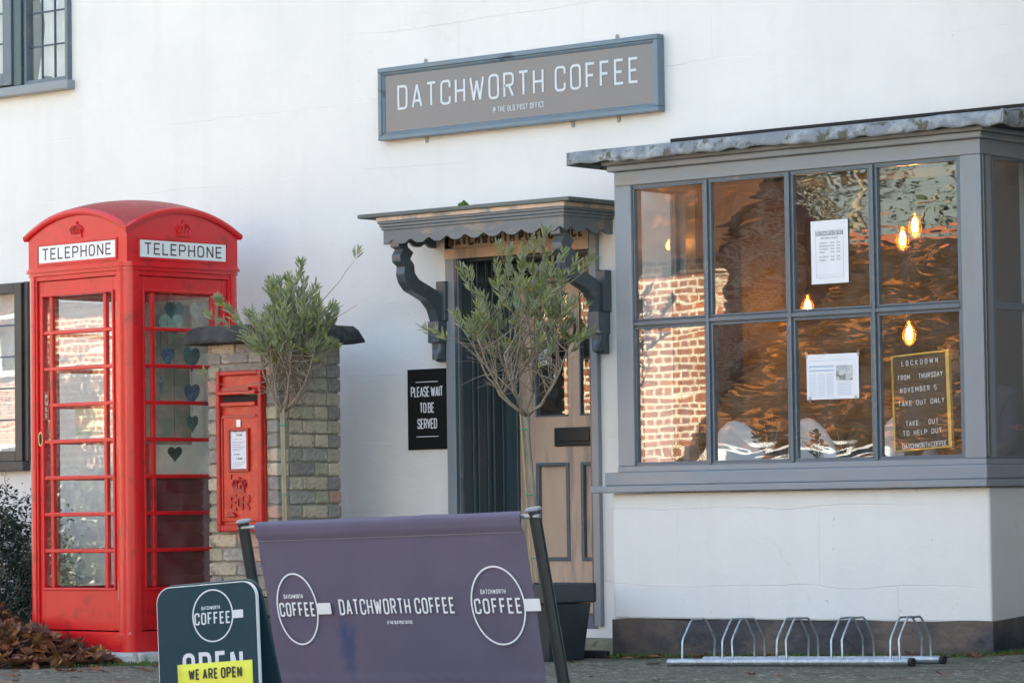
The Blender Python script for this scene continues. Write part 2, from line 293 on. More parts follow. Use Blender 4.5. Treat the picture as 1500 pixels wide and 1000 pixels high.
M['moss'] = mat('moss', (.06, .13, .02), .95, col2=(.10, .17, .03), nscale=30, bump=1, bscale=120, bdist=.006)
M['brass'] = mat('worn_brass', (.55, .42, .20), .35, metal=.8, wear=(.7, .68, .62), wscale=20)
M['tile'] = mat('clay_roof_tile', (.042, .022, .012), .9, col2=(.085, .034, .014), nscale=3, wear=(.19, .075, .03), wscale=5, wlev=(.56, .66), spec=.1)
M['barn_tile'] = mat('mossy_clay_tile', (.050, .030, .012), .9, col2=(.026, .016, .008), nscale=6, ncon=(.42, .58), wear=(.30, .115, .035), wscale=4.5, wlev=(.55, .62), spec=.1, stretch=(.45, 1, 2.2))
M['ridge'] = mat('red_ridge_tile', (.34, .095, .04), .8)
M['car'] = mat('white_car_paint', (.74, .77, .80), .25, coat=.8)
M['tyre'] = mat('tyre_rubber', (.015, .015, .016), .8)
M['car_glass'] = mat('dark_car_glass', (.015, .02, .024), .06, coat=.5)
M['skin'] = mat('skin', (.60, .33, .23), .5, col2=(.52, .26, .18), nscale=14)
M['beard'] = mat('brown_beard', (.10, .055, .035), .85, bump=1, bscale=150, bdist=.004)
M['jacket'] = mat('navy_jacket', (.050, .065, .10), .8, bump=.6, bscale=14, bdist=.012)
M['red_print'] = mat('red_print', (.55, .10, .06), .6)
M['chair_white'] = mat('white_plastic_shell', (.80, .83, .86), .35)
M['wood'] = mat('warm_oak', (.30, .16, .07), .5, col2=(.22, .11, .05), nscale=5, stretch=(.2, 1, 1))
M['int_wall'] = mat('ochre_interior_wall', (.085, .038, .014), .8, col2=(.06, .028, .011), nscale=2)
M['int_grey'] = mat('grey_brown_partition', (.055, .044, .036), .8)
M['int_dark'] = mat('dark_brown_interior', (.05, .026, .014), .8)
M['cord'] = mat('black_cord', (.01, .01, .01), .6)
M['lace'] = mat('sheer_lace', (.84, .84, .84), .9, bump=.4, bscale=60, bdist=.004)
M['came'] = mat('lead_came', (.055, .085, .125), .5, metal=.2)
M['glass'] = glass_mat('old_window_glass', .15, sc=(3.0, 3.0, 10))
M['glass_calm'] = glass_mat('flatter_window_glass', .06, sc=(1.5, 1.5, 4))
M['glass_box'] = glass_mat('kiosk_glass', .05, sc=(2, 2, 5), dirt=.06, dirtcol=(.75, .76, .75))
M['glass_clear'] = glass_mat('bulb_glass', 0, dirt=.05, dirtcol=(.9, .5, .15), tint=(1, .72, .38), r0=.05)
M['filament'] = emit_mat('hot_filament', (1, .60, .16), 22)
M['olive_leaf'] = None
def leaf_mat(name, top, top2, under, sc=30, rough=.45, sub=.25):
    m = mat(name, top, rough, col2=top2, nscale=sc, ncon=(.42, .58), detail=1); t = m.node_tree; L = t.links.new; b = t.nodes['Principled BSDF']
    src = b.inputs['Base Color'].links[0].from_socket; ge = _n(t, 'ShaderNodeNewGeometry')
    mx = _n(t, 'ShaderNodeMix', data_type='RGBA'); L(ge.outputs['Backfacing'], mx.inputs[0]); L(src, mx.inputs[6]); mx.inputs[7].default_value = (*under, 1); L(mx.outputs[2], b.inputs['Base Color'])
    o = t.nodes['Material Output']; tl = _n(t, 'ShaderNodeBsdfTranslucent'); L(mx.outputs[2], tl.inputs[0]); ms = _n(t, 'ShaderNodeMixShader'); ms.inputs[0].default_value = sub
    L(b.outputs[0], ms.inputs[1]); L(tl.outputs[0], ms.inputs[2]); L(ms.outputs[0], o.inputs[0])
    return m
M['olive_leaf'] = leaf_mat('olive_leaf', (.17, .215, .060), (.38, .40, .13), (.30, .34, .22))
M['jade_leaf'] = leaf_mat('dark_succulent_leaf', (.015, .035, .022), (.03, .06, .03), (.03, .05, .03))
M['dead_leaf'] = leaf_mat('dry_brown_leaf', (.085, .026, .014), (.27, .095, .032), (.26, .13, .075), sc=9, rough=.6, sub=.1)
M['gold_leaf'] = leaf_mat('yellow_autumn_leaf', (.42, .20, .03), (.30, .16, .03), (.35, .2, .06), sc=9, rough=.6, sub=.1)
M['tree_leaf'] = leaf_mat('tree_leaf', (.06, .09, .03), (.12, .12, .04), (.08, .1, .05), sc=2)
def banner_mat():
    m = mat('aubergine_canvas', (.135, .118, .175), .85, col2=(.122, .108, .16), nscale=3, bump=.25, bscale=260, bdist=.0005, spec=.3)
    t = m.node_tree; L = t.links.new; b = t.nodes['Principled BSDF']; src = b.inputs['Base Color'].links[0].from_socket
    tc = [n for n in t.nodes if n.type == 'TEX_COORD'][0]
    mp = _n(t, 'ShaderNodeMapping'); mp.inputs['Location'].default_value = (.30*3.2, 0, -.16*1.6); mp.inputs['Scale'].default_value = (16, 0, 6.5); mp.inputs['Location'].default_value = (.305*16, 0, -.22*6.5)
    L(tc.outputs['Object'], mp.inputs[0]); ln = _n(t, 'ShaderNodeVectorMath', operation='LENGTH'); nz = _n(t, 'ShaderNodeTexNoise'); nz.inputs['Scale'].default_value = 14; nz.inputs['Detail'].default_value = 4; L(tc.outputs['Object'], nz.inputs['Vector'])
    vm = _n(t, 'ShaderNodeVectorMath', operation='MULTIPLY_ADD'); L(nz.outputs['Color'], vm.inputs[0]); vm.inputs[1].default_value = (1.5, 0, 1.5); L(mp.outputs[0], vm.inputs[2])
    sb = _n(t, 'ShaderNodeVectorMath', operation='SUBTRACT'); L(vm.outputs[0], sb.inputs[0]); sb.inputs[1].default_value = (.75, 0, .75); L(sb.outputs[0], ln.inputs[0])
    mr = _n(t, 'ShaderNodeMapRange'); mr.inputs[1].default_value = .4; mr.inputs[2].default_value = 1.1; mr.inputs[3].default_value = .8; mr.inputs[4].default_value = 0; L(ln.outputs['Value'], mr.inputs[0])
    mx = _n(t, 'ShaderNodeMix', data_type='RGBA'); L(mr.outputs[0], mx.inputs[0]); L(src, mx.inputs[6]); mx.inputs[7].default_value = (.045, .075, .17, 1); L(mx.outputs[2], b.inputs['Base Color'])
    return m
M['banner'] = banner_mat()
def asphalt():
    m = mat('worn_asphalt', (.185, .165, .125), .95, col2=(.095, .090, .070), nscale=7, ncon=(.35, .65), wear=(.50, .46, .38), wscale=30, wlev=(.57, .63), bump=1, bscale=60, bdist=.022, spec=.3)
    t = m.node_tree; L = t.links.new; b = t.nodes['Principled BSDF']; src = b.inputs['Base Color'].links[0].from_socket
    tc = [n for n in t.nodes if n.type == 'TEX_COORD'][0]; sp = _n(t, 'ShaderNodeSeparateXYZ'); L(tc.outputs['Object'], sp.inputs[0])
    nz = _n(t, 'ShaderNodeTexNoise'); nz.inputs['Scale'].default_value = 3.5; nz.inputs['Detail'].default_value = 8; L(tc.outputs['Object'], nz.inputs['Vector'])
    # a green algae film grows in the damp strip along the foot of the wall
    a = _n(t, 'ShaderNodeMapRange'); a.inputs[1].default_value = -2.6; a.inputs[2].default_value = -.6; a.inputs[4].default_value = .42; L(sp.outputs[1], a.inputs[0])
    s = _n(t, 'ShaderNodeMath', operation='ADD'); L(a.outputs[0], s.inputs[0]); L(nz.outputs[0], s.inputs[1])
    g = _n(t, 'ShaderNodeMapRange'); g.inputs[1].default_value = .72; g.inputs[2].default_value = 1.0; g.inputs[4].default_value = .6; L(s.outputs[0], g.inputs[0])
    mx = _n(t, 'ShaderNodeMix', data_type='RGBA'); L(g.outputs[0], mx.inputs[0]); L(src, mx.inputs[6]); mx.inputs[7].default_value = (.075, .095, .035, 1); L(mx.outputs[2], b.inputs['Base Color'])
    return m
M['asphalt'] = asphalt()
M['road'] = mat('road_asphalt', (.10, .10, .098), .9, col2=(.075, .075, .075), nscale=2, bump=.8, bscale=90, bdist=.01)
M['earth'] = mat('verge_earth', (.10, .12, .05), .95, col2=(.08, .07, .045), nscale=.5)
# ------------------------------------------------------------------ stroke lettering
GL = {
 'A': (1.05, [[(0,0,0),(.5,1,0),(1,0,0)], [(.17,.28,0),(.83,.28,0)]]),
 'B': (1, [[(0,.5,0),(.9,.5,1),(.9,1,1),(0,1,0),(0,0,0),(1,0,1),(1,.5,1),(0,.5,0)]]),
 'C': (1, [[(1,.7,0),(1,1,1),(0,1,1),(0,0,1),(1,0,1),(1,.3,0)]]),
 'D': (1, [[(0,.5,0),(0,1,0),(1,1,1),(1,0,1),(0,0,0),(0,.5,0)]]),
 'E': (.85, [[(1,1,0),(0,1,0),(0,0,0),(1,0,0)], [(0,.5,0),(.85,.5,0)]]),
 'F': (.85, [[(1,1,0),(0,1,0),(0,0,0)], [(0,.5,0),(.85,.5,0)]]),
 'G': (1, [[(1,.72,0),(1,1,1),(0,1,1),(0,0,1),(1,0,1),(1,.48,0),(.55,.48,0)]]),
 'H': (1, [[(0,0,0),(0,1,0)], [(1,0,0),(1,1,0)], [(0,.5,0),(1,.5,0)]]),
 'I': (0, [[(0,0,0),(0,1,0)]]),
 'J': (.8, [[(1,1,0),(1,0,1),(0,0,1),(0,.3,0)]]),
 'K': (1, [[(0,0,0),(0,1,0)], [(1,1,0),(.08,.48,0),(1,0,0)]]),
 'L': (.8, [[(0,1,0),(0,0,0),(1,0,0)]]),
 'M': (1.4, [[(0,0,0),(0,1,0),(.5,.3,0),(1,1,0),(1,0,0)]]),
 'N': (1, [[(0,0,0),(0,1,0),(1,0,0),(1,1,0)]]),
 'O': (1, [[(0,.5,0),(0,1,1),(1,1,1),(1,0,1),(0,0,1),(0,.5,0)]]),
 'P': (1, [[(0,0,0),(0,1,0),(1,1,1),(1,.45,1),(0,.45,0)]]),
 'Q': (1, [[(0,.5,0),(0,1,1),(1,1,1),(1,0,1),(0,0,1),(0,.5,0)], [(.6,.2,0),(1,-.08,0)]]),
 'R': (1, [[(0,0,0),(0,1,0),(1,1,1),(1,.48,1),(0,.48,0)], [(.5,.48,0),(1,0,0)]]),
 'S': (1, [[(1,.74,0),(1,1,1),(0,1,1),(0,.53,1),(1,.47,1),(1,0,1),(0,0,1),(0,.26,0)]]),
 'T': (.95, [[(0,1,0),(1,1,0)], [(.5,1,0),(.5,0,0)]]),
 'U': (1, [[(0,1,0),(0,0,1),(1,0,1),(1,1,0)]]),
 'V': (1.05, [[(0,1,0),(.5,0,0),(1,1,0)]]),
 'W': (1.5, [[(0,1,0),(.25,0,0),(.5,.85,0),(.75,0,0),(1,1,0)]]),
 'X': (1, [[(0,0,0),(1,1,0)], [(0,1,0),(1,0,0)]]),
 'Y': (1, [[(0,1,0),(.5,.48,0),(1,1,0)], [(.5,.48,0),(.5,0,0)]]),
 'Z': (1, [[(0,1,0),(1,1,0),(0,0,0),(1,0,0)]]),
 '0': (1, [[(0,.5,0),(0,1,1),(1,1,1),(1,0,1),(0,0,1),(0,.5,0)]]),
 '1': (.4, [[(0,.8,0),(1,1,0),(1,0,0)]]),
 '2': (1, [[(0,.75,0),(0,1,1),(1,1,1),(1,.6,1),(0,0,0),(1,0,0)]]),
 '3': (1, [[(0,1,0),(1,1,1),(1,.5,1),(.4,.5,0)], [(.4,.5,0),(1,.5,1),(1,0,1),(0,0,0)]]),
 '4': (1, [[(.75,0,0),(.75,1,0),(0,.3,0),(1,.3,0)]]),
 '5': (1, [[(1,1,0),(0,1,0),(0,.56,0),(1,.56,1),(1,0,1),(0,0,0)]]),
 '6': (1, [[(1,1,0),(0,1,1),(0,0,1),(1,0,1),(1,.55,1),(0,.55,0)]]),
 '7': (1, [[(0,1,0),(1,1,0),(.3,0,0)]]),
 '8': (1, [[(0,.5,0),(0,1,1),(1,1,1),(1,0,1),(0,0,1),(0,.5,0),(1,.5,0)]]),
 '9': (1, [[(0,0,0),(1,0,1),(1,1,1),(0,1,1),(0,.45,1),(1,.45,0)]]),
 '@': (1.1, [[(.7,.3,0),(.7,.7,1),(.3,.7,1),(.3,.3,1),(1,.3,1),(1,1,1),(0,1,1),(0,0,1),(.8,0,0)]]),
 '-': (.7, [[(0,.5,0),(1,.5,0)]]), '.': (.05, [[(0,0,0),(.1,.06,0)]]), ':': (.05, [[(0,.2,0),(.1,.26,0)], [(0,.7,0),(.1,.76,0)]]),
}
def _round(pts, sx, h, rad):
    P = [Vector((x*sx, y*h)) for x, y, _ in pts]; out = []
    for i, p in enumerate(P):
        if pts[i][2] and 0 < i < len(P)-1:
            a = P[i-1]-p; b = P[i+1]-p; r = min(rad, a.length*.5, b.length*.5)
            a = p + a.normalized()*r; b = p + b.normalized()*r
            for k in range(5):
                t = k/4; out.append(a*(1-t)**2 + p*2*t*(1-t) + b*t*t)
        else: out.append(p)
    q = [out[0]]
    for p in out[1:]:
        if (p-q[-1]).length > 1e-6: q.append(p)
    return q
def _ribbon(mb, P, wt, th):
    for i in range(1, len(P)-1):          # sharp corners (W, N, M, A, K) are butted, not mitred
        if (P[i]-P[i-1]).normalized().dot((P[i+1]-P[i]).normalized()) < -.45 and (P[0]-P[-1]).length > 1e-6:
            _ribbon(mb, P[:i+1], wt, th); _ribbon(mb, P[i:], wt, th+.00018); return
    n = len(P); closed = (P[0]-P[-1]).length < 1e-6
    if closed: P = P[:-1]; n -= 1
    A = []; B = []
    for i in range(n):
        if closed: d0 = (P[i]-P[i-1]).normalized(); d1 = (P[(i+1) % n]-P[i]).normalized()
        else:
            d0 = (P[i]-P[i-1]).normalized() if i else None; d1 = (P[i+1]-P[i]).normalized() if i < n-1 else None
            d0 = d0 or d1; d1 = d1 or d0
        n0 = Vector((-d0.y, d0.x)); n1 = Vector((-d1.y, d1.x)); m_ = n0+n1
        if m_.length < .3: m_ = n0
        m_.normalize(); s = wt/2/max(.45, m_.dot(n0)); A.append(P[i]+m_*s); B.append(P[i]-m_*s)
    vs = []; fs = []
    for i in range(n): vs += [(A[i].x, -th, A[i].y), (B[i].x, -th, B[i].y), (A[i].x, 0, A[i].y), (B[i].x, 0, B[i].y)]
    for i in range(n if closed else n-1):
        a = 4*i; b = 4*((i+1) % n)
        fs += [(a, a+1, b+1, b), (a, b, b+2, a+2), (a+1, a+3, b+3, b+1)]
    if not closed: fs += [(0, 2, 3, 1), (4*n-4, 4*n-3, 4*n-1, 4*n-2)]
    mb.add(vs, fs)
def text_mb(s, h, wf=.42, wt=.1, sp=.14, align='c', th=.0015, rad=.18, width=None, serif=0, space=None, italic=0):
    """flat cut lettering in the local XZ plane, facing -y; h = cap height, centred on its baseline origin"""
    mb = MB(); x = 0; w_ = wt*h; hh = h-w_
    items = []
    for ch in s.upper():
        if ch == ' ': x += (space if space is not None else wf*.75)*h; continue
        if ch not in GL: continue
        gw, st = GL[ch]; W = gw*wf*h
        items.append((x+w_/2, W, st)); x += W + w_ + sp*h
    tot = x - sp*h; k = (width/tot) if width else 1
    for x0, W, st in items:
        start = len(mb.v)
        for qi, q in enumerate(st):
            thq = th+.00022*qi
            P = _round(q, W*k, hh, rad*h); P = [p+Vector((x0*k, w_/2)) for p in P]
            _ribbon(mb, P, w_, thq)
            if serif:
                for e in (P[0], P[-1]):
                    dv = (P[1]-P[0]) if e is P[0] else (P[-2]-P[-1])
                    if (P[0]-P[-1]).length < 1e-6: continue
                    dv.normalize(); nn = Vector((-dv.y, dv.x))*serif*h; _ribbon(mb, [e-nn, e+nn], w_*.6, thq+.0006)
    off = -tot*k/2 if align == 'c' else 0
    mb.v = [(vx+off+italic*vz, vy, vz) for vx, vy, vz in mb.v]
    return mb
def text(s, h, m, parent, loc, rot=None, name='lettering', **k):
    return text_mb(s, h, **k).build(name, m, parent, loc=loc, rot=rot, fix=False)
def ring_mb(rx, rz, wt, th=.0015, n=48):
    mb = MB(); P = [Vector((rx*math.cos(2*PI*i/n), rz*math.sin(2*PI*i/n))) for i in range(n+1)]; P[-1] = P[0].copy(); _ribbon(mb, P, wt, th); return mb
def rrect(x0, x1, z0, z1, r, n=6):
    out = []
    for cx, cz, a in ((x1-r, z0+r, -PI/2), (x1-r, z1-r, 0), (x0+r, z1-r, PI/2), (x0+r, z0+r, PI)):
        for k in range(n+1): t = a+PI/2*k/n; out.append((cx+r*math.cos(t), cz+r*math.sin(t)))
    return out
# ================================================================== THE GROUND
def gz(x, y):
    xx = max(-6, min(8, x))
    z = -.082 + .0190*xx
    if x > 5.4: z += min(.09, (x-5.4)*.1)*max(0, min(1, (y+1.3)/1.0))
    return z
g = MB(); nx, ny = 120, 60
g.grid(lambda u, v: (-12+22*u, -5.4+5.8*v, gz(-12+22*u, -5.4+5.8*v)+.004*math.sin(u*71+v*13)*math.cos(v*37)), nx, ny)
tag(g.build('pavement', M['asphalt'], smooth=True), kind='structure')
g = MB(); g.box(-12, 12, -5.53, -5.4, -.4, 0.0)
for i, v in enumerate(g.v):
    if v[2] == 0: g.v[i] = (v[0], v[1], gz(v[0], -5.4)+.004)
tag(g.build('kerb', M['concrete']), kind='structure')
tag(MB().grid(lambda u, v: (-30+52*u, -13+7.47*v, -.19+.004*u), 4, 2).build('road', M['road']), kind='structure')
tag(MB().grid(lambda u, v: (-300+600*u, -300+600*v, -.30), 8, 8).build('ground', M['earth']), kind='structure')
# ================================================================== THE COTTAGE
cot = root('cottage', 'white rendered cottage with grey bay window, porch canopy and leaded casements', 'building')
holes = [(1.33, 2.38, .10, 2.345), (3.12, 5.34, .95, 2.62), (-3.25, -2.06, 3.70, 4.9), (-3.6, -2.53, 1.16, 2.32)]
def wall_with_holes(x0, x1, z0, z1, y0, y1, hs):
    xs = sorted({x0, x1, *[h[0] for h in hs], *[h[1] for h in hs]}); zs = sorted({z0, z1, *[h[2] for h in hs], *[h[3] for h in hs]})
    b = bmesh.new(); V = {}
    def vv(x, y, z):
        k = (x, y, z)
        if k not in V: V[k] = b.verts.new(k)
        return V[k]
    solid = lambda i, j: 0 <= i < len(xs)-1 and 0 <= j < len(zs)-1 and not any(h[0]-1e-6 <= xs[i] and xs[i+1] <= h[1]+1e-6 and h[2]-1e-6 <= zs[j] and zs[j+1] <= h[3]+1e-6 for h in hs)
    for i in range(len(xs)-1):
        for j in range(len(zs)-1):
            if not solid(i, j): continue
            a, c, d, e = xs[i], xs[i+1], zs[j], zs[j+1]
            b.faces.new([vv(a, y0, d), vv(c, y0, d), vv(c, y0, e), vv(a, y0, e)]); b.faces.new([vv(a, y1, e), vv(c, y1, e), vv(c, y1, d), vv(a, y1, d)])
            if not solid(i-1, j): b.faces.new([vv(a, y0, d), vv(a, y0, e), vv(a, y1, e), vv(a, y1, d)])
            if not solid(i+1, j): b.faces.new([vv(c, y0, e), vv(c, y0, d), vv(c, y1, d), vv(c, y1, e)])
            if not solid(i, j-1): b.faces.new([vv(a, y0, d), vv(a, y1, d), vv(c, y1, d), vv(c, y0, d)])
            if not solid(i, j+1): b.faces.new([vv(a, y0, e), vv(c, y0, e), vv(c, y1, e), vv(a, y1, e)])
    bmesh.ops.recalc_face_normals(b, faces=b.faces); me = bpy.data.meshes.new('wall'); b.to_mesh(me); b.free(); return me
me = wall_with_holes(-9, 6.65, -.4, 6.0, 0, .42, holes); me.materials.append(M['render']); link('wall', me, cot)
mb = MB(); mb.box(-9, -8.6, .42, 7, -.4, 6); mb.box(6.25, 6.65, .42, 7, -.4, 6); mb.box(-8.6, 6.25, 6.6, 7, -.4, 6); mb.build('wall', M['render'], cot)
rf = MB(); rf.prism([(-.4, 5.85), (3.5, 8.6), (7.4, 5.85), (7.4, 6.0), (3.5, 8.8), (-.4, 6.0)], 'x', -9.3, 6.8); roof = rf.build('roof', M['tile'], cot)
gb = MB(); gb.prism([(.0, 5.95), (3.5, 8.45), (7, 5.95)], 'x', -9, -8.7); gb.prism([(.0, 5.95), (3.5, 8.45), (7, 5.95)], 'x', 6.35, 6.65); gb.build('gable', M['render'], cot)
ch = MB(); ch.box(-1, -.2, 3.2, 3.9, 8.3, 9.6); ch.box(-1.05, -.15, 3.15, 3.95, 9.6, 9.7); ch.build('chimney', M['brick5'], roof)
# rooms inside the cafe
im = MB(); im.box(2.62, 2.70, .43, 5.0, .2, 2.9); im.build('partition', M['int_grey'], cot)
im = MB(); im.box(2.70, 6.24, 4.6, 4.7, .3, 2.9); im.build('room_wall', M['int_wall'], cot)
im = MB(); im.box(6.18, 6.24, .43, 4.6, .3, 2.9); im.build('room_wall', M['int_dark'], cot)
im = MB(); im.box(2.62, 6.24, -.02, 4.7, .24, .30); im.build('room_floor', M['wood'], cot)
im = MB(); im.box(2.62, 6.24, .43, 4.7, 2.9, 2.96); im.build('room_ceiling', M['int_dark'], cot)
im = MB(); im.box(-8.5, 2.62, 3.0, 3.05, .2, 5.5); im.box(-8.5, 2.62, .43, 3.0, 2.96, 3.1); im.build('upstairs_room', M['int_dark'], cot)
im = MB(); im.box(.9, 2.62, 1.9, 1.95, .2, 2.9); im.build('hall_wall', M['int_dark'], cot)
im = MB(); im.box(3.1205, 3.135, .004, .425, .986, 2.60); im.box(5.325, 5.3395, .004, .425, .986, 2.60); im.box(3.1205, 5.3395, .004, .425, 2.6005, 2.6195); im.build('opening_lining', M['int_grey'], cot)
# ---- bay window : a part of the cottage with its own pieces
BX0, BX1, BY = 3.04, 5.42, -.63
bb = MB(); bb.prism([(BX0, 0.0), (BX0, BY), (BX1, BY), (BX1, 0.0)], 'z', -.3, .875)
def plaster_box():
    # lightly uneven front so the corner is not ruler-sharp
    mb = MB()
    def fn(u, v):
        return (BX0-.05+(BX1-BX0+.05)*u, BY-.002+.006*math.sin(u*9)*math.sin(v*5), .195+.68*v)
    return mb
b1 = MB(); b1.box(BX0-.04, BX1+.02, BY-.01, 0, .19, .878)
bay = b1.build('bay_window', M['render'], cot, bevel=.012)
pl = MB()
nseg = 24
for i in range(nseg):
    xa = BX0-.045+(BX1+.03-BX0+.045)*i/nseg; xb = BX0-.045+(BX1+.03-BX0+.045)*(i+1)/nseg
    za = .185+.006*math.sin(i*.9)+.0005*i; zb = .185+.006*math.sin((i+1)*.9)+.0005*(i+1)
    pl.add([(xa, BY-.018, -.3), (xb, BY-.018, -.3), (xb, BY-.018, zb), (xa, BY-.018, za), (xa, -.0, -.3), (xb, 0, -.3), (xb, 0, zb), (xa, 0, za)], [(0, 1, 2, 3), (3, 2, 6, 7)])
pl.add([(BX1+.03, BY-.018, -.3), (BX1+.03, 0, -.3), (BX1+.03, 0, .24), (BX1+.03, BY-.018, .197)], [(0, 1, 2, 3)])
pl.add([(BX0-.045, BY-.018, -.3), (BX0-.045, 0, -.3), (BX0-.045, 0, .185), (BX0-.045, BY-.018, .185)], [(0, 1, 2, 3)])
pl.build('plinth', M['plinth'], bay, fix=False)
def gp(x0, x1, y0, y1, z0, z1, name, m='grey_paint', bev=.004, par=None):
    return MB().box(x0, x1, y0, y1, z0, z1).build(name, M[m], par or bay, bevel=bev)
# sills
gp(BX0-.14, BX1+.045, BY-.075, 0, .880, .918, 'sill', 'grey_paint_h', .006)
gp(BX0-.07, BX1+.025, BY-.035, 0, .9185, .992, 'sill', 'grey_paint_h', .008)
gp(BX0-.005, BX1, BY, -.001, .9925, 1.024, 'bottom_rail', 'grey_paint_h', .004)
gp(BX0, BX0+.115, BY, BY+.10, 1.0245, 2.575, 'post', 'grey_paint', .005)
gp(BX1-.125, BX1, BY, BY+.10, 1.0245, 2.575, 'post', 'grey_paint', .005)
gp(BX1-.012, BX1+.012, BY+.012, BY+.035, 1.03, 2.575, 'corner_bead', 'teal_paint', .006)
gp(BX1-.10, BX1, -.10, -.002, 1.0245, 2.575, 'post')
gp(BX0, BX0+.09, -.10, -.002, 1.0245, 2.575, 'post')
gp(BX0, BX1, BY, BY+.09, 2.5755, 2.655, 'head_rail', 'grey_paint_h', .004)
gp(BX1-.09, BX1, BY+.0905, 0, 2.5755, 2.655, 'head_rail', 'grey_paint_h', .004)
gp(BX0, BX0+.09, BY+.0905, 0, 2.5755, 2.655, 'head_rail', 'grey_paint_h', .004)
gp(BX0-.03, BX1+.025, BY-.03, 0, 2.6555, 2.690, 'cornice', 'grey_paint_h', .008)
gp(BX0-.05, BX1+.045, BY-.05, 0, 2.6905, 2.715, 'cornice', 'grey_paint_h', .006)
# glazing bars of the front: four columns, two rows
gx = [3.155, 3.645, 3.682, 4.19, 4.227, 4.725, 4.763, 5.272]; fy0, fy1 = BY+.012, BY+.05
zr = [(1.036, 1.788), (1.826, 2.562)]
for a, b_ in ((gx[1], gx[2]), (gx[3], gx[4]), (gx[5], gx[6])):
    mb = MB(); mb.box(a+.008, b_-.008, fy0-.006, fy1, 1.026, 2.573); mb.box(a, b_, fy0+.012, fy1-.005, 1.0262, 2.5728); mb.build('mullion', M['slate_paint'], bay, bevel=.003)
mb = MB(); mb.box(gx[0], gx[7], fy0-.002, fy1-.001, 1.797, 1.817); mb.box(gx[0], gx[7], fy0+.014, fy1-.007, zr[0][1], zr[1][0]); mb.build('transom', M['slate_paint'], bay, bevel=.003)
for z0, z1 in zr:
    for c in range(4):
        a, b_ = gx[2*c], gx[2*c+1]; p = .010
        mb = MB(); q = (a, b_, z0, z1)
        mb.box(a, b_, fy0+.006, fy1, z0, z0+p); mb.box(a, b_, fy0+.006, fy1, z1-p, z1); mb.box(a, a+p, fy0+.0062, fy1, z0+p, z1-p); mb.box(b_-p, b_, fy0+.0062, fy1, z0+p, z1-p)
        mb.build('glazing_bead', M['slate_paint'], bay, bevel=.0025)
        cx, cz = (a+b_)/2, (z0+z1)/2
        pn = MB().box(-(b_-a)/2+p-.002, (b_-a)/2-p+.002, -.002, .002, -(z1-z0)/2+p-.002, (z1-z0)/2-p+.002)
        rr = random.Random(c*7+int(z0*10)+3)
        pn.build('pane', M['glass_calm'] if c == 0 else M['glass'], bay, loc=(cx, BY+.034, cz), rot=(rr.uniform(-.0016, .0016), 0, rr.uniform(-.0025, .0025)))
mb = MB(); mb.box(BX0+.1155, gx[0], BY+.016, BY+.06, 1.0245, 2.575); mb.box(gx[7], BX1-.1255, BY+.016, BY+.06, 1.0245, 2.575); mb.box(gx[0], gx[7], BY+.016, BY+.06, 1.0245, 1.036); mb.box(gx[0], gx[7], BY+.016, BY+.06, 2.562, 2.575); mb.build('inner_frame', M['slate_paint'], bay)
# bay sides
for X, s in ((BX1-.03, 1), (BX0+.03, -1)):
    for z0, z1 in ((1.036, 1.788), (1.826, 2.562)):
        MB().box(X-.002, X+.002, BY+.135, -.135, z0, z1).build('pane', M['glass_calm'], bay)
    mb = MB(); mb.box(X-.02, X+.02, BY+.1005, BY+.135, 1.0245, 2.5755); mb.box(X-.02, X+.02, -.135, -.1005, 1.0245, 2.5755); mb.box(X-.018, X+.018, BY+.135, -.135, 1.788, 1.826); mb.box(X-.019, X+.019, BY+.135, -.135, 1.0245, 1.036); mb.box(X-.019, X+.019, BY+.135, -.135, 2.562, 2.5755)
    mb.build('side_frame', M['slate_paint'], bay, bevel=.003)
gp(BX0+.02, BX1-.02, BY+.1, .3, .9252, .985, 'window_board', 'grey_paint_h')
# the lead roof with its rumpled turned-down edge
def lead(u, v):
    x = BX0-.235 + (BX1+.20-BX0+.235)*u
    R_ = math.sin(x*11)*.003+math.sin(x*29+1)*.003+math.sin(x*5.1)*.004+math.sin(x*53)*.0015
    if v < .28:   # the drop edge
        t = v/.28; return (x, BY-.118+.018*t*t-.004*math.sin(x*41)*(1-t)+R_*.5, 2.704+R_*.9*(1-t)+.004*math.sin(x*37+1)*(1-t)+.070*t)
    t = (v-.28)/.72; return (x, BY-.100+(-BY+.100)*t, 2.774+R_*.6*(1-t)+.10*t)
mb = MB(); mb.grid(lead, 220, 14)
def leads(u, v):
    y = BY-.115 + (-BY+.115)*u; R_ = math.sin(y*23)*.006
    t = v; return (BX1+.20+.012*math.sin(t*PI)+R_*.5, y, 2.700+R_+.074*t + .10*u*t)
mb.grid(leads, 30, 4); mb.grid(lambda u, v: (BX0-.235, BY-.115+(-BY+.115)*u, 2.70+.074*v+.1*u*v), 8, 2)
lo = mb.build('lead_roof', M['lead'], bay, smooth=True, fix=False); sm = lo.modifiers.new('thick', 'SOLIDIFY'); sm.thickness = .008; sm.offset = -1
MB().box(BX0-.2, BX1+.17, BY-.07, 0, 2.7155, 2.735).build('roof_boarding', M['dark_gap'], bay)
MB().box(2.975, 6.0, -.022, 0, 2.871, 2.892).build('flashing', M['dark_gap'], bay)
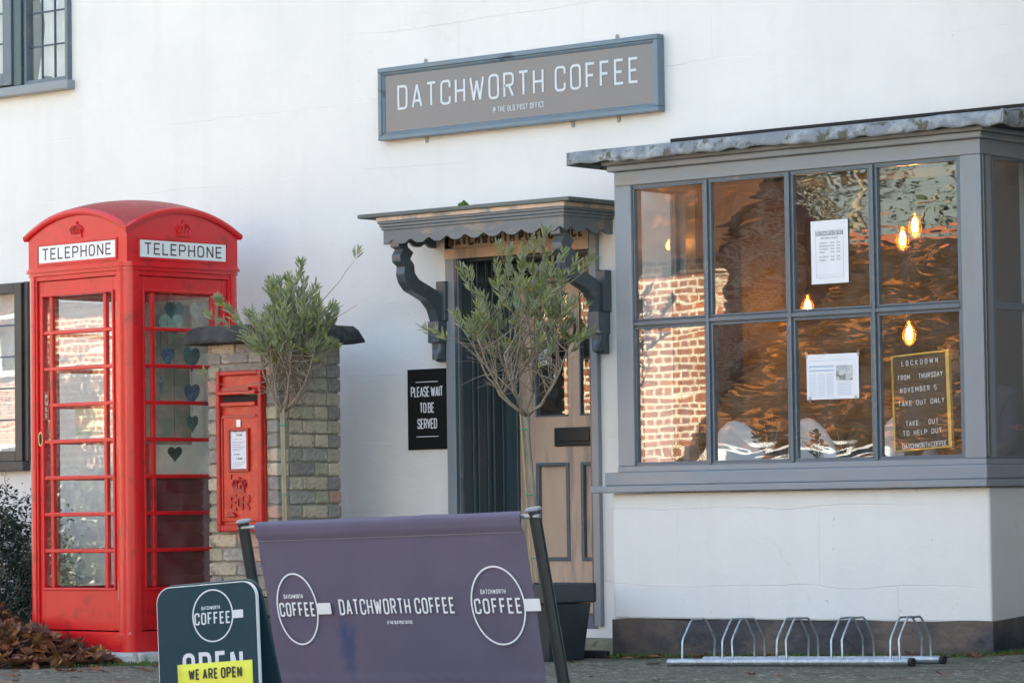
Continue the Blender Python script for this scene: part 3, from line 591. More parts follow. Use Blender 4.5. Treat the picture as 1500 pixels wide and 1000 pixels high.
# ---- porch canopy
can = MB().box(.985, 2.61, -.50, 0, 2.538, 2.562).build('porch_canopy', M['stone_slab'], cot, bevel=.004)
def scallop(x0, x1, ztop, zbot, pitch, amp):
    pts = [(x0, ztop)]; n = int((x1-x0)/pitch*10)
    for i in range(n+1):
        x = x0+(x1-x0)*i/n; ph = (x-x0)/pitch*2*PI; pts.append((x, zbot+amp*(1 if False else math.cos(ph+PI))*(.9)+amp*.25*math.cos(2*ph)))
    pts.append((x1, ztop)); return pts
def strip(mb, prof, fn):     # top edge flat, bottom wavy, built as quads so the concave outline shades well
    top = prof[0][1]; P = prof[1:-1]
    for i in range(len(P)-1):
        a, c = P[i], P[i+1]; mb.add([fn(a[0], a[1], 0), fn(c[0], c[1], 0), fn(c[0], top, 0), fn(a[0], top, 0), fn(a[0], a[1], 1), fn(c[0], c[1], 1), fn(c[0], top, 1), fn(a[0], top, 1)], [(0,1,2,3),(7,6,5,4),(0,4,5,1),(3,2,6,7)])
CX0, CX1, CYF = 1.15, 2.53, -.45
mb = MB(); strip(mb, scallop(CX0, CX1, 2.46, 2.385, .142, .014), lambda a, z, k: (a, CYF+.02*k, z)); mb.build('scalloped_board', M['fascia'], can)
mb = MB(); strip(mb, scallop(CYF, 0, 2.46, 2.385, .142, .014), lambda a, z, k: (CX1-.02*k, a, z)); mb.build('scalloped_board', M['fascia'], can)
mb = MB(); strip(mb, scallop(CYF, 0, 2.46, 2.385, .142, .014), lambda a, z, k: (CX0+.02*k, a, z)); mb.build('scalloped_board', M['fascia'], can)
def molding(o, z0, z1, name, m='fascia'):
    mb = MB(); mb.box(CX0-o, CX1+o, CYF-o, CYF+.02, z0, z1); mb.box(CX1-.02, CX1+o, CYF+.0205, 0, z0, z1); mb.box(CX0-o, CX0+.02, CYF+.0205, 0, z0, z1); mb.build(name, M[m], can, bevel=.003)
molding(.010, 2.4605, 2.478, 'moulding'); molding(.018, 2.4785, 2.497, 'moulding'); molding(.026, 2.4975, 2.512, 'moulding'); molding(.032, 2.5125, 2.5375, 'moulding', 'door_wood')
OUT = [(-.445, 2.46), (-.44, 2.36), (-.40, 2.345), (-.43, 2.31), (-.425, 2.27), (-.385, 2.245), (-.395, 2.20), (-.375, 2.15), (-.33, 2.105), (-.26, 2.08), (-.18, 2.05), (-.125, 2.0), (-.095, 1.93), (-.085, 1.88), (-.085, 1.80), (-.055, 1.79), (-.075, 1.755), (-.07, 1.72), (-.04, 1.69), (0, 1.685)]
INN = [(0, 2.02), (-.05, 2.07), (-.11, 2.115), (-.19, 2.145), (-.26, 2.17), (-.30, 2.21), (-.305, 2.26), (-.34, 2.29), (-.31, 2.33), (-.36, 2.36), (-.365, 2.46)]
def bracket(x0, x1):
    mb = MB()
    def prof(z, L_):
        for (a, b_) in zip(L_, L_[1:]):
            lo_, hi_ = sorted((a[1], b_[1]))
            if lo_ <= z <= hi_ and hi_ > lo_: t = (z-a[1])/(b_[1]-a[1]); return a[0]+(b_[0]-a[0])*t
        return None
    # slabs between outer and inner curves, following z
    n = 110; rows = []
    for i in range(n+1):
        z = 1.686+(2.459-1.686)*i/n; o_ = prof(z, OUT); n_ = prof(z, INN)
        if n_ is None: n_ = 0
        if n_ < o_+.02: n_ = o_+.02
        rows.append((o_, n_, z))
    for (a, b_, z), (c, d, z2) in zip(rows, rows[1:]):
        mb.add([(x0, a, z), (x0, b_, z), (x1, b_, z), (x1, a, z), (x0, c, z2), (x0, d, z2), (x1, d, z2), (x1, c, z2)], [(0,4,5,1),(1,5,6,2),(2,6,7,3),(3,7,4,0)])
    mb.add([(x0, rows[0][0], rows[0][2]), (x0, 0, rows[0][2]), (x1, 0, rows[0][2]), (x1, rows[0][0], rows[0][2])], [(0,1,2,3)])
    o = mb.build('bracket', M['bracket'], can, bevel=0); 
    bm_ = bmesh.new(); bm_.from_mesh(o.data); bmesh.ops.remove_doubles(bm_, verts=bm_.verts, dist=1e-5); bm_.to_mesh(o.data); bm_.free(); auto(o, .8)
    mb = MB(); mb.box(x0-.012, x1+.012, -.105, -.0005, 1.80, 1.93); mb.box(x0+.02, x1+.025, -.062, -.001, 1.93, 2.17)
    mb.build('bracket_block', M['bracket'], can, bevel=.006)
    # turned drop under the block
    mb = MB(); mb.grid(lambda u, v: ((x0+x1)/2+(.035 if v > .6 else .046)*math.sin(u*2*PI)*(1-.1*v), -.055+(.05 if v > .6 else .035)*math.cos(u*2*PI), 1.80-.10*v), 14, 6); mb.build('drop', M['bracket'], can, smooth=True)
bracket(1.195, 1.262); bracket(2.425, 2.492)
nb = MB().box(1.262, 2.372, -.032, -.008, 2.362, 2.446).build('name_board', M['name_board'], can, bevel=.002)
text('DATCHWORTH POST OFFICE', .064, M['board_letter'], nb, (1.817, -.0325, 2.374), wf=.36, wt=.26, sp=.10, width=1.04, th=.001, rad=.2)
mb = MB(); mb.box(1.262, 2.372, -.034, -.006, 2.3, 2.361); mb.build('head_board', M['door_wood'], can, bevel=.003)
# ---- door and its frame
dfm = MB().box(1.265, 1.335, -.032, .012, .12, 2.45).build('door_frame', M['grey_paint'], cot, bevel=.004)
MB().box(2.375, 2.425, -.032, .012, .12, 2.45).build('architrave', M['grey_paint'], dfm, bevel=.004)
MB().box(1.336, 1.352, -.028, .42, .13, 2.34).build('reveal_panel', M['teal_paint'], dfm)
for y0, y1, pr in ((-.026, .006, .012), (.10, .125, .010), (.145, .16, .014), (.235, .26, .010), (.285, .30, .016), (.375, .40, .012)):
    MB().box(1.3525, 1.3525+pr, y0, y1, .13, 2.33).build('reveal_batten', M['teal_paint'] if y0 > 0 else M['slate_paint'], dfm, bevel=.003)
MB().box(1.336, 2.376, .0, .42, 2.331, 2.344).build('soffit_board', M['teal_paint'], dfm)
MB().box(2.362, 2.376, -.026, .42, .13, 2.33).build('reveal_panel', M['teal_paint'], dfm)
for z0, z1, y0 in ((2.285, 2.33, .06), (2.235, 2.28, .30), (2.160, 2.178, .34)):
    MB().box(1.353, 2.361, y0, .42, z0, z1).build('head_beam', M['door_wood'] if z0 < 2.2 else M['teal_paint'], dfm, bevel=.004)
MB().box(1.40, 2.36, .385, .389, 2.1785, 2.2345).build('fanlight_pane', M['glass_calm'], dfm)
MB().box(1.353, 1.455, .40, .47, .22, 2.16).build('jamb', M['teal_paint'], dfm, bevel=.004)
MB().box(2.31, 2.361, .40, .47, .22, 2.16).build('jamb', M['teal_paint'], dfm, bevel=.004)
door = root('door', None, None); door.parent = cot
DX0, DX1, DY = 1.458, 2.307, .42
cxm = 1.885
mb = MB()
mb.box(DX0, 1.585, DY, DY+.045, .235, 2.155); mb.box(2.19, DX1, DY, DY+.045, .235, 2.155); mb.box(1.84, 1.93, DY+.001, DY+.044, .235, 2.155)
mb.box(1.585, 2.19, DY+.0005, DY+.0445, .235, .485); mb.box(1.585, 2.19, DY+.0005, DY+.0445, 1.075, 1.35)
# arched head: spandrels above the semicircle
n = 20
for i in range(n):
    xa = 1.585+.605*i/n; xb = 1.585+.605*(i+1)/n
    za = 1.80+.295*math.sqrt(max(0, 1-((xa-1.8875)/.3025)**2)); zb = 1.80+.295*math.sqrt(max(0, 1-((xb-1.8875)/.3025)**2))
    mb.add([(xa, DY+.0005, za), (xb, DY+.0005, zb), (xb, DY+.0005, 2.155), (xa, DY+.0005, 2.155), (xa, DY+.0445, za), (xb, DY+.0445, zb), (xb, DY+.0445, 2.155), (xa, DY+.0445, 2.155)], [(0,1,2,3),(7,6,5,4),(0,4,5,1)])
leaf = mb.build('door_leaf', M['door_wood'], door, bevel=0)
for a, b_ in ((1.585, 1.84), (1.93, 2.19)):
    MB().box(a+.02, b_-.02, DY+.018, DY+.035, .505, 1.055).build('door_panel', M['door_wood'], door, bevel=.006)
    mb = MB(); mb.box(a, a+.022, DY-.010, DY+.03, .485, 1.075); mb.box(b_-.022, b_, DY-.010, DY+.03, .485, 1.075); mb.box(a+.022, b_-.022, DY-.010, DY+.03, .485, .507); mb.box(a+.022, b_-.022, DY-.010, DY+.03, 1.053, 1.075)
    mb.build('panel_moulding', M['slate_paint'], door, bevel=.005)
    pts = [(a+.001, 1.352), (b_-.001, 1.352)]
    for i in range(13):
        x = (b_-.001)+(a+.002-b_)*i/12; pts.append((x, 1.80+.29*math.sqrt(max(.0, 1-((x-1.8875)/.3025)**2))))
    xm = (a+b_)/2; MB().prism([(x-xm, z) for x, z in pts], 'y', -.002, .002).build('door_pane', M['glass_calm'], door, loc=(xm, DY+.020, 0), rot=(0, 0, math.radians(4.3 if a < 1.7 else 3.4)))
    mb = MB(); mb.box(a, a+.010, DY-.004, DY+.02, 1.35, 1.82); mb.box(b_-.010, b_, DY-.004, DY+.02, 1.35, 2.0 if a < 1.7 else 1.82) if False else None
    mb.box(a+.010, b_-.010, DY-.004, DY+.02, 1.35, 1.36)
    mb.build('glazing_bead', M['slate_paint'], door)
lb = MB(); lb.box(1.735, 2.05, DY-.014, DY, 1.17, 1.283); l1 = lb.build('letterbox', M['black_metal'], door, bevel=.006)
MB().box(1.775, 2.01, DY-.024, DY-.0145, 1.198, 1.255).build('letter_flap', M['black_metal'], l1, bevel=.004)
mb = MB(); P = [(1.885+.036*math.sin(t), DY-.03, 1.87+.05*math.cos(t)) for t in [2*PI*i/20 for i in range(21)]]; mb.tube(P, .009, 8); mb.box(1.865, 1.905, DY-.035, DY, 1.905, 1.94); mb.box(1.87, 1.90, DY-.03, DY, 1.80, 1.825); mb.build('door_knocker', M['black_metal'], door, smooth=False)
MB().box(DX0, DX1, DY-.028, DY+.02, .245, .32).build('weather_board', M['bracket'], door, bevel=.006)
MB().box(1.353, 2.361, .30, .48, .175, .234).build('threshold', M['door_wood'], dfm, bevel=.006)
MB().box(1.40, 2.36, .02, .299, .05, .175).build('step_riser', M['slate_paint'], dfm, bevel=.01)
MB().box(1.2, 2.9, -.30, .0195, -.2, .05).build('door_step', M['stone'], cot, bevel=.02)
MB().box(1.3, 2.99, -.62, -.31, -.2, -.005).build('door_step', M['stone'], cot, bevel=.02)
# ---- leaded windows
def casement(x0, x1, z0, z1, y, m, cols, rows, fr=.05, name='window'):
    w_ = MB(); w_.box(x0, x0+fr, y-.03, y+.04, z0, z1); w_.box(x1-fr, x1, y-.03, y+.04, z0, z1); w_.box(x0+fr, x1-fr, y-.03, y+.04, z0, z0+fr); w_.box(x0+fr, x1-fr, y-.03, y+.04, z1-fr, z1)
    o = w_.build(name, M[m], cot, bevel=.004)
    MB().box(x0+fr, x1-fr, y+.003, y+.006, z0+fr, z1-fr).build('pane', M['glass_calm'], o)
    a, b_, c, d = x0+fr, x1-fr, z0+fr, z1-fr
    for i in range(1, cols): xx = a+(b_-a)*i/cols; MB().box(xx-.005, xx+.005, y-.003, y+.010, c, d).build('lead_came', M['came'], o)
    for j in range(1, rows): zz = c+(d-c)*j/rows; MB().box(a, b_, y-.0035, y+.0105, zz-.005, zz+.005).build('lead_came', M['came'], o)
    return o
casement(-2.47, -2.035, 3.69, 4.88, -.01, 'slate_paint', 3, 5, .028, 'window')
casement(-3.2, -2.555, 3.70, 4.9, -.045, 'slate_paint', 4, 5, .085, 'window')
MB().box(-2.554, -2.471, -.06, .05, 3.69, 4.9).build('window_mullion', M['teal_paint'], cot, bevel=.006)
MB().box(-3.4, -2.005, -.075, .0, 3.625, 3.689).build('window_sill', M['grey_paint_h'], cot, bevel=.008)
M['dark_frame'] = mat('near_black_frame_paint', (.020, .024, .030), .45, col2=(.045, .045, .045), nscale=5, coat=.2)
casement(-3.5, -2.50, 1.165, 2.365, -.02, 'dark_frame', 4, 5, .07, 'window')
MB().box(-3.6, -2.47, -.07, .0, 1.10, 1.1645).build('window_sill', M['dark_frame'], cot, bevel=.006)
MB().box(-2.4995, -2.46, -.03, .0, 1.165, 2.37).build('window_trim', M['dark_frame'], cot, bevel=.003)
def curtain(name, label, x0, x1, z0, z1, y, waist, seed):
    r = random.Random(seed)
    def fn(u, v):
        z = z0+(z1-z0)*v; k = 1-.28*math.exp(-((v-waist)/.13)**2) if waist else 1
        cx = (x0+x1)/2+(.03*(1-k)); x = cx+(u-.5)*(x1-x0)*k
        return (x, y+.018*math.sin(u*26+math.sin(v*5)*1.2)+.01*math.sin(v*9+u*4), z+.02*math.sin(u*7))
    o = MB().grid(fn, 60, 24).build(name, M['lace'], smooth=True, fix=False); tag(o, label, 'curtain')
curtain('curtain', 'white lace curtain gathered at its waist behind the upper casement', -2.42, -2.06, 3.73, 4.95, .045, .30, 1)
curtain('curtain', 'plain white sheer curtain behind the far left upper casement', -3.2, -2.58, 3.72, 4.95, .04, 0, 2)
curtain('curtain', 'white sheer curtain hanging behind the lower leaded window', -3.45, -2.56, 1.2, 2.35, .05, 0, 3)
# ================================================================== SIGNS ON THE WALL
sg = root('shop_sign', 'long taupe sign in a blue grey moulded frame reading DATCHWORTH COFFEE', 'sign', (1.848, 0, 3.275))
HW, HH = 1.08, .222
MB().box(-HW+.04, HW-.04, -.05, -.03, -HH+.03, HH-.03).build('panel', M['panel'], sg)
mb = MB()
for o_, y, wd in ((0, -.068, .030), (.028, -.060, .014), (.040, -.056, .010)):
    a, b_ = HW-o_, HH-o_
    mb.box(-a, a, y, -.004-o_*.1, b_-wd, b_); mb.box(-a, a, y, -.004-o_*.1, -b_, -b_+wd); mb.box(-a, -a+wd, y+.0005, -.005-o_*.1, -b_+wd, b_-wd); mb.box(a-wd, a, y+.0005, -.005-o_*.1, -b_+wd, b_-wd)
mb.build('frame', M['sign_frame'], sg, bevel=.006)
text('DATCHWORTH COFFEE', .150, M['pale_ink'], sg, (.0, -.051, -.045), name='lettering', wf=.40, wt=.100, sp=.19, width=1.86, th=.002, rad=.17, space=.30)
text('@ THE OLD POST OFFICE', .034, M['pale_ink'], sg, (.03, -.051, -.125), name='lettering', wf=.40, wt=.13, sp=.18, width=.395, th=.0015, rad=.15, space=.35)
for x, z in ((-.74, HH), (.74, HH+.0), (-.74, -HH), (.74, -HH), (.4, -HH)):
    s_ = 1 if z > 0 else -1; mb = MB(); mb.prism(rrect(x-.012, x+.012, min(z-.01*s_, z+.035*s_), max(z-.01*s_, z+.035*s_), .011), 'y', -.006, -.001)
    mb.lathe([(.006, 0), (.006, .004)], 10); n0 = len(mb.v)-20; mb.xf(Matrix.Translation((x, -.006, z+.022*s_)) @ Matrix.Rotation(PI/2, 4, 'X'), n0); mb.build('hook_plate', M['bolt'], sg)
ws = root('notice_sign', 'small black rectangular sign reading PLEASE WAIT TO BE SERVED beside the door', 'sign', (1.091, 0, 1.408))
MB().box(-.157, .157, -.012, -.001, -.243, .243).build('panel', M['black'], ws, bevel=.002)
for s_, z, h, wd in (('PLEASE WAIT', .075, .062, .255), ('TO BE', -.022, .062, .115), ('SERVED', -.118, .062, .155)):
    text(s_, h, M['white_ink'], ws, (0, -.0125, z), wf=.42, wt=.12, sp=.09, width=wd, th=.001, rad=.13, space=.22)
for z in (.165, -.165): MB().box(-.088, .088, -.0135, -.0121, z-.0022, z+.0022).build('rule', M['white_ink'], ws)
# ================================================================== THE TELEPHONE KIOSK
kio = root('telephone_box', 'red cast iron telephone kiosk with domed roof beside the brick pier', 'telephone box', (-.4437, -.9742, -.012), (0, 0, math.radians(-2))); kio.scale = (1.042, 1.042, 1)
H = .46
def sq_ring(h, r, n=6):
    out = []
    for cx, cy, a in ((h-r, -h+r, -PI/2), (h-r, h-r, 0), (-h+r, h-r, PI/2), (-h+r, -h+r, PI)):
        for k in range(n+1): t = a+PI/2*k/n; out.append((cx+r*math.cos(t), cy+r*math.sin(t)))
    return out
mb = MB(); mb.prism(sq_ring(H, .075), 'z', 0, .105); mb.prism(sq_ring(H-.012, .07), 'z', .105, .118); auto(mb.build('plinth', M['red'], kio))
for sx in (-1, 1):
    for sy in (-1, 1):
        pts = []
        c = H-.010; r = .075
        loc = [(c-.088, c-.0)] ; 
        arc = [(c-r+r*math.cos(t), c-r+r*math.sin(t)) for t in [PI/2*(1-k/7) for k in range(8)]]
        pts = [(c-.088, c-.05), (c-.088, c)] + arc + [(c, c-.088), (c-.05, c-.088), (c-.05, c-.05)]
        mb = MB(); mb.prism([(p[0]*sx, p[1]*sy) for p in pts], 'z', .118, 2.262); o = mb.build('corner_post', M['red'], kio); auto(o)
mb = MB(); mb.prism(sq_ring(H-.006, .072), 'z', 2.262, 2.285); mb.prism(sq_ring(H+.004, .075), 'z', 2.285, 2.302); mb.prism(sq_ring(H-.004, .07), 'z', 2.302, 2.312); auto(mb.build('cornice', M['red'], kio))
PITCH, GT, GB_ = .2198, 2.135, .377
def arch(u): 
    q = max(0, 1-(u/.449)**2); return 2.500+.135*q**.95
pane_big = None
panes = {}
def kiosk_face(rot, kind):
    Rm = Matrix.Rotation(rot, 4, 'Z')
    def bl(mb, name, m, bev=0, par=None, auto_=False):
        mb.xf(Rm); o = mb.build(name, m, par or kio, bevel=bev); 
        if auto_: auto(o)
        return o
    Y = -H+.010
    # outer stepped frame
    mb = MB(); mb.box(-.362, -.348, Y+.006, Y+.05, .118, 2.262); mb.box(.348, .362, Y+.006, Y+.05, .118, 2.262); mb.box(-.348, .348, Y+.0062, Y+.05, 2.232, 2.262); bl(mb, 'rebate_frame', M['red'], .003)
    # door leaf or fixed side
    nm = 'door' if kind == 'door' else 'side_panel'
    yd = Y+.020
    mb = MB(); mb.box(-.345, -.305, yd, yd+.035, .125, 2.229); mb.box(.305, .345, yd, yd+.035, .125, 2.229); mb.box(-.305, .305, yd, yd+.035, .125, GB_); mb.box(-.305, .305, yd, yd+.035, GT, 2.229)
    leafo = bl(mb, nm, M['red'], .002)
    mb = MB(); q = .016
    for a, b_, c, d in ((-.319, .319, GB_-q, GB_), (-.319, .319, GT, GT+q), (-.319, -.303, GB_, GT), (.303, .319, GB_, GT)): mb.box(a, b_, yd-.010, yd+.001, c, d)
    bl(mb, 'moulding', M['red'], .004, leafo)
    for k in range(1, 8):
        z = GB_+PITCH*k; mb = MB(); mb.box(-.303, .303, yd-.004, yd+.026, z-.012, z+.012); bl(mb, 'glazing_bar', M['red'], .005, leafo)
    for x in (-.236, .236):
        mb = MB(); mb.box(x-.013, x+.013, yd-.0035, yd+.025, GB_, GT); bl(mb, 'glazing_bar', M['red'], .005, leafo)
    for k in range(8):
        for j, (a, b_) in enumerate(((-.303, -.249), (-.223, .223), (.249, .303))):
            key = j != 1
            if key not in panes:
                w_ = .054 if key else .446; panes[key] = MB().box(-w_/2, w_/2, -.002, .002, -.0978, .0978).build('pane', M['glass_box']).data
                bpy.data.objects.remove(bpy.data.objects['pane'] if False else [o for o in COL.objects if o.data == panes[key]][0])
            o = link('pane', panes[key], leafo); p = Rm @ Vector(((a+b_)/2, yd+.012, GB_+PITCH*(k+.5))); o.location = p; o.rotation_euler = (R.uniform(-.002, .002), 0, rot+R.uniform(-.004, .004))
    if kind in ('side', 'back'):
        mb = MB(); mb.box(-.303, .303, yd+.028, yd+.036, GB_, GB_+PITCH*3); bl(mb, 'backing_board', M['red_dull'], 0, leafo)
    if kind == 'back': mb = MB(); mb.box(-.303, .303, yd+.030, yd+.038, GB_+PITCH*3+.002, GT); bl(mb, 'equipment_board', M['kiosk_back'], 0, leafo)
    # fascia with the lit sign box and the arched pediment
    yf = Y+.018
    n = 24
    mb = MB(); us = [-.432+.864*i/n for i in range(n+1)]
    for a, b_ in zip(us, us[1:]):
        mb.add([(a, yf, 2.312), (b_, yf, 2.312), (b_, yf, arch(b_)-.004), (a, yf, arch(a)-.004)], [(0,1,2,3)])
    bl(mb, 'fascia', M['red'])
    # small quadrant corners
    mb = MB()
    for z0, z1 in ((2.328, 2.340), (2.448, 2.460)): mb.box(-.352, .352, yf-.008, yf, z0, z1)
    for a, b_ in ((-.352, -.340), (.340, .352)): mb.box(a, b_, yf-.0082, yf, 2.340, 2.448)
    mb.box(-.35, .35, yf-.003, yf, 2.316, 2.322)
    bl(mb, 'sign_frame', M['red'], .003)
    mb = MB(); mb.box(-.335, .335, yf-.004, yf-.0005, 2.343, 2.445); sp_ = bl(mb, 'sign_glass', M['opal'])
    t = text_mb('TELEPHONE', .070, wf=.60, wt=.115, sp=.26, width=.60, th=.001, rad=.40, serif=.07); t.xf(Matrix.Translation((0, yf-.0045, 2.360))); t.xf(Rm); t.build('lettering', M['maroon'], sp_, fix=False)
    # crown
    mb = MB(); cz = 2.505
    mb.box(-.045, .045, yf-.008, yf, cz-.018, cz-.006); mb.box(-.050, .050, yf-.010, yf, cz-.026, cz-.019)
    for t0 in (-1, -.5, 0, .5, 1):
        mb.tube([(t0*.040, yf-.006, cz-.006), (t0*.052, yf-.008, cz+.022), (t0*.03, yf-.010, cz+.044), (0, yf-.008, cz+.052)], .0045, 5)
    for t0 in (-.8, -.27, .27, .8): mb.tube([(t0*.045, yf-.006, cz), (t0*.042, yf-.010, cz+.018)], .006, 5)
    mb.box(-.004, .004, yf-.010, yf, cz+.05, cz+.075); mb.box(-.010, .010, yf-.010, yf, cz+.060, cz+.067)
    bl(mb, 'crown', M['red'])
    return leafo
drp = kiosk_face(0, 'door'); kiosk_face(PI/2, 'side'); kiosk_face(-PI/2, 'glass'); kiosk_face(PI, 'back')
# roof: dome whose four edges are the segmental pediments
def dome(u, v):
    x, y = -.449+.898*u, -.449+.898*v
    ax = (arch(x)-2.5)/.135; ay = (arch(y)-2.5)/.135
    return (x, y, 2.500+.135*(ax+ay)-.055*ax*ay+.012)
mb = MB(); mb.grid(dome, 40, 40); rfk = mb.build('roof', M['red_roof'], kio, smooth=True, fix=False)
for k in range(4):
    mb = MB(); n = 32; Rm = Matrix.Rotation(PI/2*k, 4, 'Z')
    us = [-.450+.900*i/n for i in range(n+1)]; prof = [(-.446, -.020), (-.453, -.006), (-.453, .010), (-.447, .018), (-.437, .022), (-.41, -.018)]
    vs_ = []; fs_ = []
    for u in us:
        for (py_, pz_) in prof: vs_.append((u*(-py_/.447 if abs(u) > .4495 else 1), py_, arch(u)+pz_))
    m_ = len(prof)
    for i in range(n):
        for j in range(m_): fs_.append((i*m_+j, i*m_+(j+1) % m_, (i+1)*m_+(j+1) % m_, (i+1)*m_+j))
    mb.add(vs_, fs_); mb.xf(Rm); auto(mb.build('eaves_moulding', M['red'], rfk), .7)
# door furniture
mb = MB(); mb.prism([(x, z) for x, z in [(.019*math.cos(t), .045*math.sin(t)) for t in [2*PI*i/24 for i in range(24)]]], 'y', -H+.018, -H+.030); mb.xf(Matrix.Translation((-.325, 0, 1.275))); h1 = mb.build('handle_cup', M['brass'], drp)
mb = MB(); mb.prism([(x, z) for x, z in [(.012*math.cos(t), .034*math.sin(t)) for t in [2*PI*i/20 for i in range(20)]]], 'y', -H+.0165, -H+.0175); mb.xf(Matrix.Translation((-.325, 0, 1.275))); mb.build('cup_hollow', M['iron'], h1)
for z in (2.02, 1.22, .36): mb = MB(); mb.box(.346, .354, -H+.016, -H+.034, z-.055, z+.055); mb.build('hinge', M['bolt'], drp, bevel=.002)
mb = MB().box(-.300, -.252, -H+.026, -H+.030, 1.39, 1.56); pp = mb.build('pull_plate', M['red_dull'], drp)
for i, c in enumerate('PULL'): text(c, .026, M['white_ink'], pp, (-.276, -H+.0255, 1.515-.036*i), wf=.5, wt=.12, th=.0008)
MB().box(-.43, .43, -.43, .43, .10, .118).build('floor', M['concrete'], kio)
MB().box(-.41, .41, -.41, .41, 2.315, 2.33).build('ceiling', M['red_dull'], kio)
# the interior shelf and old notices
MB().box(-.30, .36, .10, .36, 1.02, 1.045).build('shelf', M['paper'], kio)
cs = MB().box(-.54, .62, -.52, .49, -.2, -.013)
for i, v in enumerate(cs.v): pass
cb_ = cs.build('kiosk_base', M['concrete'], bevel=.02, loc=(-.4437, -.9742, 0), rot=(0, 0, math.radians(-2))); tag(cb_, 'rough white painted concrete slab under the red telephone box', 'concrete slab')
# glass hearts strung inside
def heart_pts(s):
    return [(s*.062*16*math.sin(t)**3/16, s*.062*(13*math.cos(t)-5*math.cos(2*t)-2*math.cos(3*t)-math.cos(4*t))/16) for t in [2*PI*i/28 for i in range(28)]]
HC = [('blue', (.015, .07, .20), (.10, .25, .38)), ('teal green', (.0, .16, .13), (.01, .26, .20)), ('dark green', (.015, .06, .05), (.02, .10, .08)), ('pale green', (.22, .38, .30), (.30, .45, .36)), ('pale grey', (.35, .36, .30), (.45, .45, .38))]
for n_, a, b_ in HC: M['heart_'+n_] = mat('heart_'+n_.replace(' ', '_'), a, .25, col2=b_, nscale=26, ncon=(.45, .55), coat=.5)
hearts = [(0.433, 2.030, 'dark green', 1, 'highest dark green glass heart in the kiosk side window'), (0.405, 1.945, 'pale green', 1.25, 'large pale green heart below the highest dark heart'), (0.630, 2.030, 'pale grey', 1.1, 'pale outline grey heart at the upper right of the kiosk side window'),
          (0.376, 1.758, 'blue', .95, 'mottled blue heart in the second row of kiosk side panes'), (0.570, 1.754, 'teal green', 1.15, 'plain teal green heart nearest the pier cap'), (0.320, 1.583, 'blue', .85, 'narrow turned blue green heart at the left of the third pane row'),
          (0.570, 1.540, 'blue', 1.0, 'deep blue heart hanging alone on a long thread in the third pane row'), (0.570, 1.360, 'teal green', .8, 'small teal heart hanging in front of the painted sheet'), (0.427, 1.176, 'dark green', .7, 'lowest dark green heart above the red backing board')]
ct, st_ = math.cos(math.radians(-2)), math.sin(math.radians(-2))
def kw(x, y):  return (-.4437+ct*x-st_*y, -.9742+st_*x+ct*y)
for (u, z, cn, s_, lab) in hearts:
    x, y = kw(.398, -.46+u)
    hr = root('glass_heart', lab, 'hanging heart', (x, y, z-.012), (0, 0, PI/2+R.uniform(-.25, .25) + (.9 if 'turned' in lab else 0)), 'glass hearts hanging in the telephone box')
    MB().prism(heart_pts(s_*1.18), 'y', -.003, .003).build('heart', M['heart_'+cn], hr, bevel=.0015)
    top = 2.30-z+.012; MB().tube([(0, 0, .02*s_), (0, 0, top)], .0012, 4).build('thread', M['cord'], hr)
# painted sheet and poster inside the kiosk
def sheet_mat(name, cols):
    m = mat(name, cols[0], .6, col2=cols[1], nscale=7, ncon=(.4, .55), wear=cols[2], wscale=9, wlev=(.55, .6)); return m
M['painting'] = sheet_mat('painted_paper', ((.80, .78, .60), (.45, .60, .45), (.78, .60, .50)))
x, y = kw(.16, .02); o = MB().grid(lambda u, v: (.01*math.sin(u*9+v*4), -.30+.60*u, 1.22+.86*v), 14, 10).build('painted_sheet', M['painting'], loc=(x, y, 0), rot=(0, 0, math.radians(-2)), smooth=True, fix=False)
sm = o.modifiers.new('thick', 'SOLIDIFY'); sm.thickness = .002; tag(o, 'pale painted sheet in greens and creams hung inside the telephone box', 'painting')
x, y = kw(.03, -.375); o = MB().box(-.14, .10, -.002, .002, 1.28, 1.44).build('poster', M['painting'], loc=(x, y, 0), rot=(0, 0, math.radians(-2))); tag(o, 'small landscape poster with yellow and green print inside the kiosk door', 'poster')
# ================================================================== THE BRICK PIER AND WALL POST BOX
pier = root('brick_pier', 'square stock brick pier with a black lichened cap stone, holding the post box', 'pier', (.315, -1.10, 0))
PW, PD, PZ = .565, .55, 1.80
MB().box(.012, PW-.012, .012, PD-.012, -.25, PZ-.006).build('mortar', M['mortar'], pier)
def brick_mesh(l, h, d, seed):
    r = random.Random(seed); b = bmesh.new()
    for x in (-l/2, l/2):
        for y in (-d/2, d/2):
            for z in (-h/2, h/2): b.verts.new((x+r.uniform(-.004, .004), y+r.uniform(-.003, .003), z+r.uniform(-.004, .003)))
    bmesh.ops.convex_hull(b, input=b.verts); bmesh.ops.dissolve_limit(b, angle_limit=.05, verts=b.verts, edges=b.edges)
    bmesh.ops.bevel(b, geom=b.edges[:], offset=.005, segments=1, affect='EDGES'); bmesh.ops.recalc_face_normals(b, faces=b.faces)
    me = bpy.data.meshes.new('brick'); b.to_mesh(me); b.free(); return me
BM = {}
def put_brick(l, d, c, seed, h=.070):
    k = (round(l, 3), round(d, 3), seed % 3, seed*7 % 6)
    if k not in BM: BM[k] = brick_mesh(l, h, d, seed); BM[k].materials.append(M['brick%d' % k[3]])
    o = link('brick', BM[k], pier, loc=(c[0], c[1], c[2]), rot=(0, R.uniform(-.006, .006), R.uniform(-.008, .008)))
nC = 22; ph = .083; GAP = .011
PX0, PX1, PB0, PB1 = .103, .477, .69, 1.635          # the post box opening, pier coordinates
